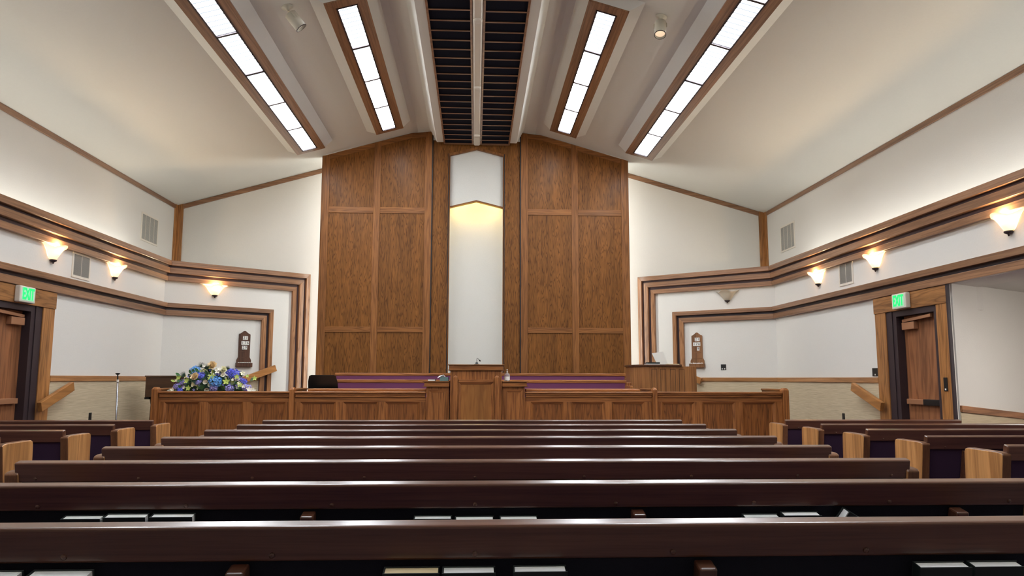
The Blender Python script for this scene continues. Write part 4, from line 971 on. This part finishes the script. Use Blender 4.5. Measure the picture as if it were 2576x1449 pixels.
def pew(xc, y, L, lab, group, supports, plugs, fabric, rack, ends=(True, True)):
    t = thing('pew', lab, 'pew', (xc, y, floorz(y)), group, world=False)
    k = '%.3f%s' % (L, fabric.name)
    for nm, (mb, mat, bev, sg) in pew_protos(L, supports, plugs, fabric, rack).items():
        place(nm, nm+k, lambda mb=mb: mb, mat, t, (0, 0, 0), bev, sg)
    for e, on in ((-L/2-.012, ends[0]), (L/2+.012, ends[1])):
        if on: place('end_panel', 'end', lambda: end_mesh(0), [PEWEND, PEWEDGE], t, (e, 0, 0), .010, 3)
    for x in supports: place('support', 'support', lambda: support_mesh(0), PEWX, t, (x, 0, 0), .007, 2)
    for x in plugs:
        c = bk_pt(0, .085, -.001); place('screw_plug', 'plug', lambda: MB().lathe([(.009, 0), (.008, .003), (.004, .005), (.0005, .0055)], n=12).xf(Matrix.Rotation(PI/2+TILT, 4, 'X')), PEWX, t, (x, c[1], HP+c[2]))
    if rack:
        place('book_rack', 'rack%.2f' % L, lambda: slab(slab(MB(), -L/2+.06, L/2-.06, .335, .35, -.10, .012, HP), -L/2+.06, L/2-.06, .27, .35, -.112, -.10, HP), PEWX, t, (0, 0, 0), .003, 1)
    return t
rows = {n: (2.466+n)*.92 for n in range(8)}
ordc = ['nearest the camera', 'second from the camera', 'third from the camera', 'fourth from the camera', 'fifth from the camera', 'sixth from the camera', 'seventh from the camera', 'farthest, in front of the pulpit']
for n in range(8):
    pew(.004, rows[n], 4.77, 'long centre-block pew, the one %s' % ordc[n], 'centre block pews', (-2.045, -.677, .677, 2.045), (-2.28, -1.755, -1.17, -.585, 0, .585, 1.17, 1.755, 2.28), BLACKF, n < 3)
LL = 2.20
lab_l = {7: 'frontmost, below the left wainscot', 6: 'second from the front', 5: 'third from the front', 4: 'cut by the left edge of the view'}
for n in (4, 5, 6, 7):
    pew(-3.585-LL/2, rows[n], LL, 'left side pew with orange oak end panel, %s' % lab_l[n], 'left block pews', (-LL/2+.15, LL/2-.32), (-.9, -.35, .2, .75), DKPURP, False, (False, True))
lab_r = {7: 'frontmost, before the exit door', 6: 'second from the front', 5: 'third from the front', 4: 'fourth from the front', 3: 'cut by the right edge of the view'}
for n in (3, 4, 5, 6, 7):
    L = 2.10 if n == 7 else 4.4 if n == 6 else 4.6
    pew(3.605+L/2, rows[n], L, 'right side pew with orange oak end panel, %s' % lab_r[n], 'right block pews', (-L/2+.32, L/2-.15), (-L/2+.15, -L/2+.72, -L/2+1.3, -L/2+1.9), DKPURP, False, (True, False))

# ------------------------------------------------------------------ hymnals in the racks
def book(xa, xb, row, lab, group, page=PAGE, top=.125, fwd=.012, yawz=0.0, spine=-1):
    y = rows[row]; w_ = xb-xa; th = .044; h = .331-top
    t = thing('hymnal', lab, 'book', ((xa+xb)/2, y, floorz(y)+.5), group)
    H = HP+floorz(y); q0, q1 = -.012-th-random.uniform(0, .006), -.012+random.uniform(-.004, .0)
    def P(mb, x0, x1, s0, s1, a, b):
        m2 = slab(MB(), x0, x1, s0, s1, a, b, H); m2.v = [(x, yy+y, z) for x, yy, z in m2.v]; mb.merge(m2)
    mb = MB(); cv = .004
    P(mb, xa, xb, top-.004, top+h, q0, q0+cv); P(mb, xa, xb, top-.004, top+h, q1-cv, q1)
    if spine < 0: P(mb, xa, xa+cv, top-.004, top+h, q0+cv, q1-cv)
    else: P(mb, xb-cv, xb, top-.004, top+h, q0+cv, q1-cv)
    mb.build('cover', COVER, t, bevel=.0015)
    mb = MB(); P(mb, xa+.005, xb-.005, top, top+h-.004, q0+cv, q1-cv); mb.build('pages', page, t)
g1 = 'hymnals in the rack of the second pew'; g0 = 'hymnals in the rack of the nearest pew'
for xa, xb, lab, tp in ((-1.635, -1.482, 'white-edged hymnal in the second pew rack, leftmost of the left three', .118), (-1.47, -1.305, 'white-edged hymnal in the second pew rack, middle of the left three', .112), (-1.29, -1.122, 'white-edged hymnal in the second pew rack, rightmost of the left three', .112),
                    (-.245, -.09, 'hymnal in the second pew rack, leftmost of the centre three', .128), (-.078, .082, 'hymnal in the second pew rack, middle of the centre three', .132), (.105, .262, 'hymnal in the second pew rack, rightmost of the centre three', .132),
                    (1.117, 1.270, 'flat-topped hymnal in the second pew rack, left of the pair at right', .130), (1.282, 1.442, 'flat-topped hymnal in the second pew rack, next to the tilted one', .122)):
    book(xa, xb, 1, lab, g1, PAGE, tp)
for xa, xb, lab, pg in ((-1.40, -1.268, 'hymnal in the nearest pew rack, cut by the lower left corner', PAGE), (-1.243, -1.075, 'hymnal in the nearest pew rack, second from the left', PAGE),
                    (-.258, -.097, 'hymnal with yellowed pages in the nearest pew rack', PAGEC), (-.090, .063, 'hymnal in the nearest pew rack, just right of the yellowed one', PAGE), (.114, .27, 'hymnal in the nearest pew rack, right of the centre pair', PAGE),
                    (1.31, 1.468, 'hymnal in the nearest pew rack, left of the two at lower right', PAGE), (1.476, 1.632, 'hymnal in the nearest pew rack, cut by the lower right corner', PAGE)):
    book(xa, xb, 0, lab, g0, pg, .118)
# the one that leans over
y = rows[1]; H = HP+floorz(y)
t = thing('hymnal', 'hymnal leaning on its corner in the second pew rack, at right', 'book', (1.6, y, H-.3), g1)
def leanbox(u0, u1, v0, v1, a, b):
    m2 = MB(); a_ = math.radians(31)
    c, s_ = math.cos(a_), math.sin(a_)
    def T_(u, v, q): # u along the long edge (down to the right), v along the short edge (down to the left)
        X = 1.558+u*c-v*s_; dn = .104+u*s_+v*c
        p = bk_pt(X, dn, q); return (p[0], p[1]+y, p[2]+H)
    return m2.hexa([T_(u0, v1, a), T_(u1, v1, a), T_(u1, v1, b), T_(u0, v1, b), T_(u0, v0, a), T_(u1, v0, a), T_(u1, v0, b), T_(u0, v0, b)])
mb = MB(); mb.merge(leanbox(0, .185, 0, .14, -.062, -.058)); mb.merge(leanbox(-.012, .185, 0, .14, -.020, -.016)); mb.merge(leanbox(0, .185, 0, .004, -.058, -.020)); mb.build('cover', COVER, t)
MB().merge(leanbox(-.004, .18, .004, .136, -.058, -.020)).build('pages', PAGE, t)

# drop helper properties
for o in list(bpy.data.objects):
    if '_o' in o: del o['_o']
